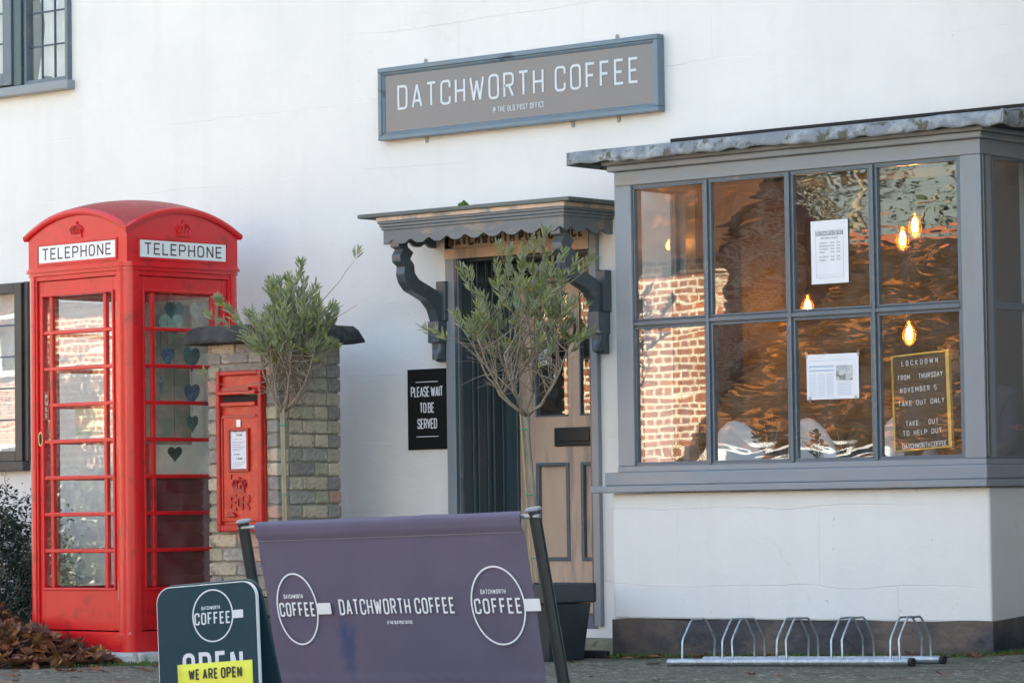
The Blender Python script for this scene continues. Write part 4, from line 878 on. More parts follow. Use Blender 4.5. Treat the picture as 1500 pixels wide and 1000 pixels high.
for c in range(-1, nC):
    z = .012+ph*(c+.5)-.0; z = min(z, PZ-.04)
    if c == nC-1 and z > PZ-.03: break
    even = c % 2 == 0
    # front, facing the street
    if PB0-.02 < z < PB1+.02: segs = [(0, PX0-.006), (PX1+.006, PW)]
    elif even: segs = [(0, .105), (.116, .330), (.341, .46), (.471, PW)]
    else: segs = [(0, .22), (.231, .44), (.451, PW)]
    for i, (a, b_) in enumerate(segs): put_brick(b_-a, .1, ((a+b_)/2, .05+R.uniform(-.003, .002), z), R.randrange(60))
    # right side
    if even: segs = [(.0+.111, .32), (.331, .44), (.451, PD)]
    else: segs = [(.111, .215), (.226, .43), (.441, PD)]
    for a, b_ in segs: put_brick(.1, b_-a, (PW-.05+R.uniform(-.002, .004), (a+b_)/2, z), R.randrange(60))
    if even: segs = [(.111, .34), (.351, PD)]
    else: segs = [(.111, .25), (.261, PD)]
    for a, b_ in segs: put_brick(.1, b_-a, (.05+R.uniform(-.004, .002), (a+b_)/2, z), R.randrange(60))
def capf(u, v):
    return None
mb = MB(); o_ = .085; n = 16
def capring(o2, z, jit):
    out = []; r = random.Random(int(z*1000))
    x0, x1, y0, y1 = -o2, PW+o2, -o2, PD+o2
    for i in range(n): out.append((x0+(x1-x0)*i/n, y0))
    for i in range(n): out.append((x1, y0+(y1-y0)*i/n))
    for i in range(n): out.append((x1-(x1-x0)*i/n, y1))
    for i in range(n): out.append((x0, y1-(y1-y0)*i/n))
    return [(x+r.uniform(-jit, jit), y+r.uniform(-jit, jit), z+r.uniform(-jit, jit)) for x, y in out]
rings = [capring(.055, 1.792, .002), capring(o_+.020, 1.800, .004), capring(o_+.022, 1.815, .005), capring(o_-.004, 1.872, .005), capring(o_-.028, 1.900, .004), capring(-.1, 1.910, .004)]
N4 = 4*n
vs_ = [p for r_ in rings for p in r_]; fs_ = [(i*N4+k, i*N4+(k+1) % N4, (i+1)*N4+(k+1) % N4, (i+1)*N4+k) for i in range(len(rings)-1) for k in range(N4)] + [tuple(range(N4))[::-1], tuple(range((len(rings)-1)*N4, len(rings)*N4))]
mb.add(vs_, fs_); mb.build('cap_stone', M['cap'], pier)
# the post box
pb = root('post_box', 'small red cast iron wall post box set into the brick pier', 'post box', (.315+(PX0+PX1)/2, -1.10, (PB0+PB1)/2))
w2, h2 = (PX1-PX0)/2, (PB1-PB0)/2
mb = MB(); mb.box(-w2, w2, -.012, .01, -h2, h2); body = mb.build('box_body', M['post_red'], pb, bevel=.004)
mb = MB()
for a, b_, c, d in ((-w2, -w2+.03, -h2, h2), (w2-.03, w2, -h2, h2), (-w2+.03, w2-.03, h2-.03, h2), (-w2+.03, w2-.03, -h2, -h2+.04)): mb.box(a, b_, -.040, -.012, c, d)
mb.build('rim', M['rim_red'], pb, bevel=.008)
mb = MB(); mb.prism([(-.062, .350), (-.062, .330), (-.020, .326), (-.013, .375)], 'x', -w2+.03, w2-.03); mb.build('hood', M['post_red'], pb, bevel=.004)
MB().box(-w2+.038, w2-.038, -.0145, -.012, .288, .330).build('aperture', M['iron'], pb)
mb = MB(); mb.prism([(-.013, .290), (-.045, .286), (-.045, .262), (-.013, .262)], 'x', -w2+.045, w2-.045); mb.build('lower_lip', M['post_red'], pb, bevel=.004)
mb = MB(); mb.prism([(x, z) for x, z in rrect(-.11, .11, .352, .372, .008)], 'y', -.064, -.030); mb.build('hood_bead', M['cipher_red'], pb)
zt = .205
mb = MB(); mb.box(-w2+.034, w2-.034, -.030, -.012, -h2+.06, zt); dr = mb.build('collection_door', M['post_red'], pb, bevel=.004)
mb = MB(); mb.box(-w2+.050, w2-.050, -.034, -.0305, zt-.012, zt+.008); mb.box(-w2+.048, -w2+.054, -.036, -.030, -h2+.07, zt-.012); mb.build('door_edge', M['cipher_red'], dr, bevel=.002)
mb = MB()
zc0, zc1 = -.123, .134
cx = .0
for a, b_, c, d in ((cx-.085, cx-.068, zc0, zc1), (cx+.068, cx+.085, zc0, zc1), (cx-.068, cx+.068, zc1-.017, zc1), (cx-.068, cx+.068, zc0, zc0+.017)): mb.box(a, b_, -.046, -.030, c, d)
mb.build('notice_frame', M['cipher_red'], dr, bevel=.003)
pl_ = MB().box(cx-.067, cx+.067, -.035, -.031, zc0+.018, zc1-.018).build('collection_plate', M['paper'], dr)
for s_, z, h, wd, x in (('MONDAY TO FRIDAY', .105, .0085, .085, 0), ('7.15AM', .080, .015, .05, 0), ('LATEST TIME', .062, .006, .07, -.01), ('SATURDAY', -.030, .0085, .05, -.015), ('7.15AM', -.058, .015, .05, 0)):
    text(s_, h, M['dark_ink'], pl_, (cx+x, -.0352, (zc0+zc1)/2+z), wf=.5, wt=.15, sp=.2, width=wd, th=.0004)
for k in range(9): 
    z = (.046-k*.010) if k < 6 else (-.075-(k-6)*.011); MB().box(cx-.052, cx+.052-(k % 3)*.02, -.0355, -.035, (zc0+zc1)/2+z, (zc0+zc1)/2+z+.0025).build('print_line', M['grey_ink'], pl_)
MB().box(-.016, .016, -.040, -.030, zc1+.006, zc1+.050).build('number_tab', M['opal'], dr, bevel=.003)
mb = MB(); mb.box(-.072, -.062, -.0315, -.0300, zc0-.045, zc0-.015); mb.build('keyhole', M['iron'], dr)
# crown and royal cipher in relief
mb = MB(); cz = -.236; yy = -.030
mb.box(-.042, .042, yy-.008, yy, cz, cz+.013); mb.box(-.046, .046, yy-.010, yy, cz-.010, cz-.001)
for t0 in (-1, -.45, .45, 1): mb.tube([(t0*.038, yy-.004, cz+.012), (t0*.055, yy-.006, cz+.042), (t0*.038, yy-.008, cz+.064), (t0*.008, yy-.006, cz+.058)], .006, 6)
for t0 in (-.75, 0, .75): mb.box(t0*.04-.006, t0*.04+.006, yy-.008, yy, cz+.014, cz+.036)
mb.tube([(0, yy-.004, cz+.058), (0, yy-.006, cz+.085)], .006, 6); mb.box(-.013, .013, yy-.008, yy, cz+.070, cz+.078)
mb.build('crown', M['cipher_red'], dr, bevel=0)
text_mb('E', .092, wf=.55, wt=.15, th=.008, serif=.07).xf(Matrix.Translation((-.052, -.030, -.347))).build('cipher', M['cipher_red'], dr, fix=False)
text_mb('R', .092, wf=.60, wt=.15, th=.008, serif=.07).xf(Matrix.Translation((.050, -.030, -.347))).build('cipher', M['cipher_red'], dr, fix=False)
text_mb('II', .055, wf=.5, wt=.16, th=.010, serif=.12, sp=.2).xf(Matrix.Translation((.0, -.030, -.328))).build('cipher', M['cipher_red'], dr, fix=False)
mb = MB(); mb.prism([(-.048+x, z) for x, z in [(.036*math.cos(t), .030*math.sin(t)) for t in [PI*i/12 for i in range(13)]]], 'y', -.052, -.030); mb.xf(Matrix.Translation((-.012, 0, -.388))); mb.build('door_pull', M['cipher_red'], dr, bevel=.004)
# ================================================================== OLIVE TREES
def olive(loc, knot, base, crown_c, crown_r, seed, label, n_shoots, stake_off, extra=(), pot=None, leafiness=1.0, lift=0):
    r = random.Random(seed); t = root('olive_tree', label, 'olive tree', loc, group='young olive trees in planters')
    L0 = Vector(loc); K = Vector(knot)-L0; B = Vector(base)-L0; Cc = Vector(crown_c)-L0
    tr = MB(); pts = [B+(K-B)*s+Vector((.006*math.sin(s*7), .004*math.cos(s*9), 0)) for s in [i/9 for i in range(10)]]
    tr.tube(pts, [.019-.006*i/9+(.005 if i == 9 else 0) for i in range(10)], 10); tr.build('trunk', M['bark'], t, smooth=True)
    br = MB(); lf = MB()
    def leaf(p, d, ln, wd):
        d = d.normalized(); sdv = d.cross(Vector((r.uniform(-1, 1), r.uniform(-1, 1), r.uniform(-.3, 1)))).normalized(); up = sdv.cross(d)*ln*.06
        lf.add([p, p+d*ln*.35+sdv*wd*.5+up, p+d*ln*.75+sdv*wd*.42+up, p+d*ln, p+d*ln*.75-sdv*wd*.42+up, p+d*ln*.35-sdv*wd*.5+up, p+d*ln*.55], [(0, 1, 6), (1, 2, 6), (2, 3, 6), (3, 4, 6), (4, 5, 6), (5, 0, 6)])
    def spray(p, d, k):
        q = p.copy(); d = d.normalized()
        for i in range(k):
            q = q+d*.013; a = r.uniform(0, 2*PI); o = d.orthogonal().normalized(); o2 = d.cross(o)
            for s in (0, PI): 
                n_ = o*math.cos(a+s)+o2*math.sin(a+s); leaf(q, d*.75+n_*.55+Vector((0, 0, .15)), r.uniform(.045, .072), r.uniform(.009, .0145))
        leaf(q, d, .045, .009)
    prim = []
    for i in range(7):
        a = 2*PI*i/7+r.uniform(-.4, .4); rr = crown_r[0]*r.uniform(.3, .85)
        e = Vector((Cc.x+rr*math.cos(a), Cc.y+rr*math.sin(a), Cc.z-crown_r[1]*r.uniform(.1, .45)))
        mid = K+(e-K)*.45+Vector((.25*(e.x-K.x), .25*(e.y-K.y), -.05)); pts = []
        for k in range(9):
            s = k/8; pts.append(K*(1-s)**2+mid*2*s*(1-s)+e*s*s+Vector((r.uniform(-.008, .008), r.uniform(-.008, .008), r.uniform(-.006, .006))))
        br.tube(pts, [.0085-.0045*k/8 for k in range(9)], 6); prim.append(pts)
    for i in range(n_shoots):
        P = r.choice(prim); st = P[r.randrange(3, 9)]
        a = r.uniform(0, 2*PI); cz = r.uniform(-.55, 1); rad = math.sqrt(max(0, 1-cz*cz*.9))*r.uniform(.3, 1.0)
        e = Vector((Cc.x+crown_r[0]*rad*math.cos(a), Cc.y+crown_r[0]*rad*math.sin(a), Cc.z+crown_r[1]*cz*r.uniform(.55, 1.08)))
        if e.z < st.z: e.z = st.z+r.uniform(0, .12)
        m_ = (st+e)/2+Vector((r.uniform(-.05, .05), r.uniform(-.05, .05), -.03+r.uniform(-.03, .03))); pts = []
        for k in range(6): s = k/5; pts.append(st*(1-s)**2+m_*2*s*(1-s)+e*s*s)
        br.tube(pts, [.0038-.0022*k/5 for k in range(6)], 4, cap=False)
        d = (pts[-1]-pts[-3]).normalized()+Vector((0, 0, .35))
        up_ = (e.z-(Cc.z-crown_r[1]))/(2*crown_r[1])
        if r.random() < leafiness*(.35+.9*up_):
            spray(pts[-1]-d.normalized()*.04, d, r.randrange(5, 9))
            if r.random() < .7: spray(pts[-2], d+Vector((r.uniform(-.8, .8), r.uniform(-.8, .8), .2)), r.randrange(3, 6))
            if r.random() < .4: spray(pts[-3], d+Vector((r.uniform(-1, 1), r.uniform(-1, 1), .2)), r.randrange(2, 5))
    # bare whippy twigs
    for i in range(int(n_shoots*.35)):
        P = r.choice(prim); st = P[r.randrange(3, 9)]; d = Vector((r.uniform(-1, 1), r.uniform(-1, 1), r.uniform(-.1, .9))).normalized(); ln = r.uniform(.08, .26)
        pts = [st+d*ln*s+Vector((0, 0, -.04*s*s))+Vector((r.uniform(-.006, .006),)*3) for s in (0, .25, .5, .75, 1)]
        br.tube(pts, [.0024, .002, .0016, .0013, .001], 4, cap=False)
    for st, e, lv in extra:
        st, e = Vector(st)-L0, Vector(e)-L0; m_ = (st+e)/2+Vector((0, 0, -.05)); pts = []
        for k in range(8): s = k/7; pts.append(st*(1-s)**2+m_*2*s*(1-s)+e*s*s+Vector((r.uniform(-.006, .006), 0, r.uniform(-.006, .006))))
        br.tube(pts, [.0035-.0023*k/7 for k in range(8)], 4, cap=False)
        for q in range(lv): spray(pts[-1-q % 3], (pts[-1]-pts[-2])+Vector((r.uniform(-.02, .02), r.uniform(-.02, .02), .03)), 4)
    br.build('branches', M['twig'], t, smooth=True, fix=False); o = lf.build('foliage', M['olive_leaf'], t, fix=False); o['kind'] = 'stuff'
    so_ = Vector(stake_off); sk = MB(); sk.tube([B+so_+Vector((0, 0, -.1)), K+so_*.8+Vector((0, 0, .02))], .006, 8); sk.build('cane', M['bamboo'], t)
    for s in (.18, .55, .93):
        p = B+(K-B)*s+so_*.45; tb = MB(); tb.tube([p+Vector((.026*math.cos(a), .022*math.sin(a), .003*math.sin(a*2))) for a in [2*PI*i/12 for i in range(13)]], .0028, 5); tb.build('tie', M['green_tie'], t)
    return t
def planter(loc, label, s=.2, h=.47, rot=0):
    p = root('planter', label, 'planter', loc, (0, 0, rot), 'dark square planters')
    mb = MB(); b = s*.78
    mb.add([(-b, -b, 0), (b, -b, 0), (b, b, 0), (-b, b, 0), (-s*.95, -s*.95, h-.11), (s*.95, -s*.95, h-.11), (s*.95, s*.95, h-.11), (-s*.95, s*.95, h-.11)], [(0,3,2,1),(0,1,5,4),(1,2,6,5),(2,3,7,6),(3,0,4,7)])
    mb.build('pot', M['pot'], p, bevel=.008)
    mb = MB(); q = s*1.07
    for a, b_, c, d in ((-q, q, -q, -q+.025), (-q, q, q-.025, q), (-q, -q+.025, -q+.025, q-.025), (q-.025, q, -q+.025, q-.025)): mb.box(a, b_, c, d, h-.105, h)
    mb.build('rim', M['pot'], p, bevel=.008)
    mb = MB(); mb.grid(lambda u, v: ((u-.5)*2*(q-.03), (v-.5)*2*(q-.03), h-.05+.012*math.sin(u*9)*math.cos(v*8)), 10, 10); mb.build('soil', M['soil'], p, smooth=True, fix=False)
    return p
planter((2.83, -1.03, gz(2.83, -1.03)), 'dark square planter standing before the door, half behind the banner', .19, .42)
planter((1.20, -1.45, gz(1.2, -1.45)), 'dark square planter hidden behind the banner before the brick pier', .17, .38)
olive((2.83, -1.03, .35), (2.675, -.98, 1.305), (2.80, -1.02, .36), (2.625, -.95, 1.82), (.42, .41), 5, 'taller olive tree in front of the shop door, open vase of bare branches', 92, (-.035, -.02, 0),
      extra=[((2.46, -.98, 1.72), (1.98, -.98, 1.79), 3), ((2.89, -.98, 2.0), (3.13, -.98, 2.11), 4), ((2.74, -.95, 2.0), (2.80, -.95, 2.27), 4)], leafiness=1.0)
olive((1.20, -1.45, .32), (1.14, -1.32, 1.37), (1.26, -1.42, .33), (1.20, -1.3, 1.81), (.29, .31), 11, 'smaller olive tree in front of the brick pier with dense tufted top', 115, (.03, -.02, 0),
      extra=[((1.1, -1.3, 1.75), (.86, -1.5, 1.98), 5), ((1.1, -1.3, 1.8), (.76, -1.5, 1.90), 4), ((1.25, -1.3, 1.85), (1.66, -1.25, 1.96), 0), ((1.3, -1.3, 1.9), (1.60, -1.2, 2.22), 1), ((1.05, -1.3, 1.5), (.75, -1.4, 1.52), 0), ((1.0, -1.3, 1.55), (.62, -1.38, 1.57), 1), ((1.2, -1.3, 1.6), (1.55, -1.3, 1.68), 0), ((1.15, -1.3, 1.95), (1.28, -1.3, 2.16), 4)])
# ================================================================== BANNER
bn = root('cafe_barrier', 'wide aubergine canvas barrier banner with two round coffee logos on leaning black posts', 'barrier', (4.87, -4.43, gz(4.87, -4.43)), (math.radians(10), math.radians(-1.2), 0))
TH = .775; W2 = .84
for s_, nm in ((-1, 'post'), (1, 'post')):
    mb = MB(); mb.tube([(s_*(W2-.0) + (.02 if s_ > 0 else -.0), .012, 0), (s_*W2+(-.01 if s_ > 0 else -.02), .012, TH)], .026, 14); auto(mb.build(nm, M['black_metal'], bn), .8)
    mb = MB(); mb.lathe([(.034, 0), (.036, .006), (.030, .014)], 16, (s_*W2-.012, .012, TH-.002)); auto(mb.build('post_cap', M['bolt'], bn))
    mb = MB(); mb.lathe([(.15, 0), (.15, .01), (.03, .02)], 24, (s_*W2, .012, 0)); auto(mb.build('base_plate', M['black_metal'], bn))
mb = MB(); mb.tube([(-W2-.03, -.004, TH-.022), (W2+.03, -.004, TH-.022)], .009, 10); auto(mb.build('top_rail', M['galv'], bn))
def cloth(u, v):
    x = -.755+1.535*u; z = .012+(TH-.012)*v; x += (.012*(1-v) if u > .5 else 0)
    y = -.014+.006*math.sin(u*7+1)*(1-v)*math.sin(v*3)+.0035*math.sin(u*23+v*5)*(.3+abs(v-.5))*1.2 + .003*math.sin(u*60)*max(0, (v-.85))*5
    y += .003*math.sin((x*5+z*9)*3)*math.exp(-((x+.75)**2+(z-.75)**2)/.06)+.003*math.sin((x*5-z*9)*3)*math.exp(-((x-.76)**2+(z-.75)**2)/.06)+.0016*math.sin(x*31+math.sin(z*6)*2)*v+.0016*math.sin(x*9+z*17)*(1-v)
    if v > .90: y -= .004+.006*math.sin(min(1, (v-.90)/.02)*PI/2)
    if v > .975: y += .020*((v-.975)/.025)**2
    if v < .085: y -= .004*(1+.4*math.sin(u*110+v*60))
    return (x, y, z)
cl = MB().grid(cloth, 160, 48).build('canvas', M['banner'], bn, smooth=True, fix=False); sm = cl.modifiers.new('thick', 'SOLIDIFY'); sm.thickness = .002; sm.offset = 1
MB().box(-.75, .775, -.0225, -.0215, .690, .6925).build('hem_stitch', M['grey_ink'], bn)
def logo(par, x, z, rx, rz, m, y=-.022, sc=1, hw=.06, hh=.042):
    ring_mb(rx, rz, .0075*sc, .001).xf(Matrix.Translation((x, y, z))).build('logo_ring', m, par, fix=False)
    MB().prism(rrect(x+rx+.002, x+rx+hw, z-hh/2, z+hh/2, .006*sc), 'y', y-.001, y).build('logo_handle', m, par)
    text('COFFEE', rz*.40, m, par, (x-rx*.01, y, z-rz*.21), wf=.42, wt=.13, sp=.20, width=rx*1.78, th=.001, name='logo_lettering')
    text('DATCHWORTH', rz*.12, m, par, (x-rx*.12, y, z+rz*.30), wf=.42, wt=.13, sp=.22, width=rx*.95, th=.001, name='logo_lettering')
logo(bn, -.565, .385, .120, .158, M['white_ink'], -.0265, hw=.082, hh=.050)
logo(bn, .595, .385, .145, .166, M['white_ink'], -.0265, hw=.085, hh=.052)
text('DATCHWORTH COFFEE', .070, M['white_ink'], bn, (.02, -.0265, .355), wf=.42, wt=.12, sp=.18, width=.665, th=.001, space=.3)
text('@ THE OLD POST OFFICE', .015, M['white_ink'], bn, (.03, -.0265, .312), wf=.42, wt=.14, sp=.18, width=.145, th=.001, space=.35)
# ================================================================== A-BOARD
ab = root('pavement_sign', 'rounded dark teal pavement board with a yellow paper note stuck over OPEN', 'sign board', (5.391, -6.15, -.185), (math.radians(-3), math.radians(-4), math.radians(11)))
HB = .715
mb = MB(); mb.prism(rrect(-.232, .232, 0, HB, .062, 8), 'y', 0, .016); mb.build('board_edge', M['white_edge'], ab)
mb = MB(); mb.prism(rrect(-.228, .228, .004, HB-.004, .060, 8), 'y', -.002, -.0002); mb.build('board_face', M['board'], ab)
mb = MB(); mb.prism(rrect(-.23, .23, 0, HB, .06, 8), 'y', .016, .03); mb.xf(Matrix.Translation((0, 0, HB)) @ Matrix.Rotation(math.radians(18), 4, 'X') @ Matrix.Translation((0, .0, -HB))); mb.build('rear_board', M['board'], ab)
zc = .592
ring_mb(.092, .099, .0055, .001).xf(Matrix.Translation((.030, -.0022, zc))).build('logo_ring', M['pale_ink'], ab, fix=False)
MB().prism(rrect(.123, .170, zc-.016, zc+.015, .004), 'y', -.0032, -.0022).build('logo_handle', M['pale_ink'], ab)
text('COFFEE', .047, M['pale_ink'], ab, (.028, -.0022, zc-.033), wf=.42, wt=.13, sp=.19, width=.165, th=.001)
text('DATCHWORTH', .014, M['pale_ink'], ab, (.022, -.0022, zc+.024), wf=.42, wt=.14, sp=.22, width=.085, th=.001)
text('OPEN', .150, M['pale_ink'], ab, (.022, -.0022, .305), wf=.36, wt=.105, sp=.20, width=.275, th=.001, rad=.14, name='open_lettering')
nt_ = MB().grid(lambda u, v: (-.140+.345*u, -.006-.003*math.sin(u*4)*v, .20+.213*v), 10, 6).build('yellow_note', M['yellow'], ab, smooth=True, fix=False); nt_.data.flip_normals(); sm = nt_.modifiers.new('thick', 'SOLIDIFY'); sm.thickness = .0008
text('WE ARE OPEN', .042, M['dark_ink'], nt_, (.036, -.0105, .350), wf=.42, wt=.16, sp=.16, width=.245, th=.0006, space=.26)
text('FOR', .040, M['dark_ink'], nt_, (.034, -.0105, .292), wf=.42, wt=.16, sp=.16, width=.062, th=.0006)
text('TAKEAWAY', .040, M['dark_ink'], nt_, (.034, -.0095, .234), wf=.42, wt=.16, sp=.16, width=.18, th=.0006)
# ================================================================== BIKE RACK
rk = root('bicycle_rack', 'low galvanised steel bicycle rack of bent hoops on two ground rails', 'bicycle rack', (0, 0, 0))

RX0, RX1, RYF, RYB = 4.266, 5.706, -1.80, -1.53
def rz_(x, y): return gz(x, y)+.022
for y, a, b_ in ((RYF, RX0, RX1), (RYB, RX0+.02, RX1+.0)):
    mb = MB(); mb.tube([(a, y, rz_(a, y)), (b_, y, rz_(b_, y))], .019, 14); o = auto(mb.build('rail', M['galv'], rk), .8)
    mb = MB(); mb.tube([(b_, y, rz_(b_, y)), (b_+.022, y, rz_(b_, y))], .0205, 14); auto(mb.build('end_cap', M['tyre'], rk), .8)
    mb = MB(); mb.tube([(a+.47, y, rz_(a+.47, y)), (a+.53, y, rz_(a+.53, y))], .0225, 14); auto(mb.build('rail_sleeve', M['galv'], rk), .8) if y == RYB else None
for x in (4.35, 4.60, 4.665, 4.93, 4.99, 5.255, 5.32, 5.596, 5.65):
    z = rz_(x, RYF); j = R.uniform(-.006, .006)
    P = [(x, RYF, z), (x+j, RYF, z+.105), (x+j, RYF+.012, z+.125), (x+j, RYF+.068, z+.198), (x+j, RYF+.085, z+.210), (x+j, RYB-.085, z+.210), (x+j, RYB-.068, z+.198), (x+j, RYB-.012, z+.125), (x+j, RYB, z+.105), (x, RYB, z)]
    mb = MB(); mb.tube(P, .0056, 8); auto(mb.build('hoop', M['galv'], rk), .9)
# ================================================================== VEGETATION ON THE GROUND
def small_leaf(lf, p, d, nrm, ln, wd):
    d = d.normalized(); s = d.cross(nrm).normalized(); up = s.cross(d)*ln*.1
    lf.add([p, p+d*ln*.4+s*wd*.5+up, p+d*ln, p+d*ln*.4-s*wd*.5+up], [(0, 1, 2), (0, 2, 3)])
def shrub(name, label, c, r3, nst, nl, seed, m, tops=()):
    r = random.Random(seed); t = root(name, label, 'shrub', c); lf = MB(); br = MB()
    for i in range(nst):
        a = r.uniform(0, 2*PI); q = math.sqrt(r.random())
        e = Vector((r3[0]*q*math.cos(a), r3[1]*q*math.sin(a), r3[2]*math.sqrt(max(.02, 1-q*q*.8))*r.uniform(.75, 1.12))); b0 = Vector((e.x*.3, e.y*.3, -.02))
        P = [b0*(1-s)+e*s+Vector((r.uniform(-.03, .03), r.uniform(-.03, .03), .05*math.sin(s*3))) for s in (0, .25, .5, .75, 1)]
        br.tube(P, [.007, .005, .004, .003, .0015], 4, cap=False)
    for p in tops:
        P = [Vector(p[0])*(1-s)+Vector(p[1])*s+Vector((r.uniform(-.03, .03), 0, .04*math.sin(s*5))) for s in (0, .2, .4, .6, .8, 1)]
        br.tube(P, [.004, .0035, .003, .0025, .002, .001], 4, cap=False)
        for q in range(26):
            s = r.uniform(.1, 1); small_leaf(lf, P[int(s*5)]+Vector((r.uniform(-.03, .03), r.uniform(-.03, .03), r.uniform(-.03, .03))), Vector((r.uniform(-1, 1), r.uniform(-1, 1), r.uniform(-.5, 1))), Vector((0, 0, 1)), r.uniform(.02, .035), .014)
    for i in range(nl):
        a = r.uniform(0, 2*PI); zc = r.random(); q = math.sqrt(max(0, 1-zc*zc))*r.uniform(.72, 1.04) if r.random() < .8 else r.uniform(.2, .8)
        lump = 1+.16*math.sin(a*5+zc*7)+.1*math.sin(a*11+zc*17)
        p = Vector((r3[0]*q*math.cos(a)*lump, r3[1]*q*math.sin(a)*lump, r3[2]*zc*lump)); n_ = (p.normalized()+Vector((r.uniform(-.7, .7), r.uniform(-.7, .7), r.uniform(-.3, .9))))
        small_leaf(lf, p, Vector((r.uniform(-1, 1), r.uniform(-1, 1), r.uniform(-.8, .6))), n_.normalized(), r.uniform(.026, .045), r.uniform(.016, .026))
    br.build('stems', M['twig'], t, fix=False); o = lf.build('foliage', m, t, fix=False); o['kind'] = 'stuff'; return t
M['hedge_leaf'] = leaf_mat('hedge_leaf', (.012, .032, .022), (.026, .055, .032), (.03, .055, .035), sc=26, rough=.55, sub=.12)
shrub('evergreen_shrub', 'dark small leaved evergreen shrub beside the telephone box under the lower window', (-2.3, -.52, gz(-2.3, -.5)), (.80, .42, .92), 60, 15000, 3, M['hedge_leaf'],
      tops=[((-.4, .1, .8), (-.75, .1, 1.32)), ((0, .1, .85), (.02, .15, 1.28)), ((.3, 0, .8), (.25, .2, 1.2)), ((-.1, .1, .8), (-.38, .1, 1.22)), ((.1, 0, .8), (.45, -.1, 1.08)), ((-.5, 0, .7), (-.2, .1, 1.18)), ((.5, -.1, .6), (.72, -.25, .95))])
def maple(lf, c, d, n_, s, r):
    d = d.normalized(); sd_ = d.cross(n_).normalized(); n_ = sd_.cross(d); curl = r.uniform(.1, .6)*s
    pr = [(-.15, 0), (.02, .16), (-.12, .42), (.18, .38), (.30, .62), (.42, .32), (.75, .38), (.66, .16), (1, 0), (.66, -.16), (.75, -.38), (.42, -.32), (.30, -.62), (.18, -.38), (-.12, -.42), (.02, -.16)]
    if r.random() < .5: pr = [(-.1, 0), (.1, .2), (.35, .32), (.65, .27), (.85, .14), (1, 0), (.85, -.14), (.65, -.27), (.35, -.32), (.1, -.2)]
    vs = [c+d*.3*s] + [c+d*a*s+sd_*b*s+n_*curl*(b*b*1.6+(a-.4)**2*r.uniform(.2, .8)) for a, b in pr]; k = len(pr)
    lf.add(vs, [(0, 1+i, 1+(i+1) % k) for i in range(k)])
def mound(x, y):
    h = .60*math.exp(-(((x+2.25)/.80)**2+((y+1.25)/.52)**2)) + .20*math.exp(-(((x+1.05)/.60)**2+((y+1.62)/.30)**2)) + .10*math.exp(-(((x+.50)/.38)**2+((y+1.68)/.18)**2)) + .25*math.exp(-(((x+3.0)/.9)**2+((y+1.0)/.7)**2))
    return h
r = random.Random(21); lf = MB(); lg = MB()
for i in range(5200):
    x = r.uniform(-3.6, -.02); y = r.uniform(-2.2, -.5); h = mound(x, y)
    if h < .012: continue
    if -.93 < x < .05 and y > -1.47: continue
    z = gz(x, y)+h*(1-.35*r.random()**3)+r.uniform(-.004, .02)
    d = Vector((r.uniform(-1, 1), r.uniform(-1, 1), r.uniform(-.5, .5))); n_ = Vector((r.uniform(-.8, .8), r.uniform(-1.0, .6), 1)).normalized()
    maple(lg if r.random() < .05 else lf, Vector((x, y, z)), d, n_, r.uniform(.05, .105), r)
core = MB().grid(lambda u, v: (-3.8+3.85*u, -2.25+1.8*v, gz(-3.8+3.85*u, -2.25+1.8*v)+mound(-3.8+3.85*u, -2.25+1.8*v)*.86-.012), 60, 36)
core.f = [f for f in core.f if not any(-.93 < core.v[i][0] < .05 and core.v[i][1] > -1.47 for i in f)]
M['litter'] = mat('leaf_litter', (.05, .02, .012), .95, col2=(.02, .012, .008), nscale=14, bump=1, bscale=30, bdist=.03)
tag(core.build('leaf_litter', M['litter'], smooth=True, fix=False), kind='stuff'); 
tag(lf.build('fallen_leaves', M['dead_leaf'], fix=False), kind='stuff'); tag(lg.build('yellow_leaves', M['gold_leaf'], fix=False), kind='stuff')
lf = MB()
for i in range(420):
    k = r.random()
    if k < .45: x, y = r.uniform(-3, 1.8), r.uniform(-2.6, -1.3)
    elif k < .72: x, y = r.uniform(-2, 6.6), r.uniform(-4.6, -.7)
    else: x, y = r.uniform(3.0, 7), r.uniform(-1.0, -.66)
    if -1 < x < .1 and y > -1.5: continue
    if 3 < x < 5.5 and y > -.66: continue
    maple(lf, Vector((x, y, gz(x, y)+.006)), Vector((r.uniform(-1, 1), r.uniform(-1, 1), 0)), Vector((r.uniform(-.3, .3), r.uniform(-.3, .3), 1)), r.uniform(.03, .085), r)
tag(lf.build('scattered_leaves', M['dead_leaf'], fix=False), kind='stuff')
# moss and fine grass along the foot of the wall and the slab
gr = MB(); ms = MB()
def blade(x, y, h): 
    a = r.uniform(0, 2*PI); z = gz(x, y); w_ = .0025; dx, dy = math.cos(a)*w_, math.sin(a)*w_; lx, ly = r.uniform(-.5, .5)*h, r.uniform(-.5, .3)*h
    gr.add([(x-dx, y-dy, z-.004), (x+dx, y+dy, z-.004), (x+lx*.5+dx*.7, y+ly*.5+dy*.7, z+h*.6), (x+lx*.5-dx*.7, y+ly*.5-dy*.7, z+h*.6), (x+lx, y+ly, z+h)], [(0, 1, 2, 3), (3, 2, 4)])
for i in range(4200):
    x = r.uniform(2.95, 5.9); dens = .5+.5*math.sin(x*4.1)*math.sin(x*9.7+1)
    if r.random() > dens: continue
    blade(x, -.66-abs(r.gauss(0, .035)), r.uniform(.010, .032))
for i in range(700): blade(r.uniform(-.35, .6), -1.50-abs(r.gauss(0, .05)), r.uniform(.01, .03))
for i in range(500): blade(r.uniform(-2.6, .4), r.uniform(-2.0, -1.55), r.uniform(.01, .03))
tag(gr.build('grass', M['moss'], fix=False), kind='stuff')
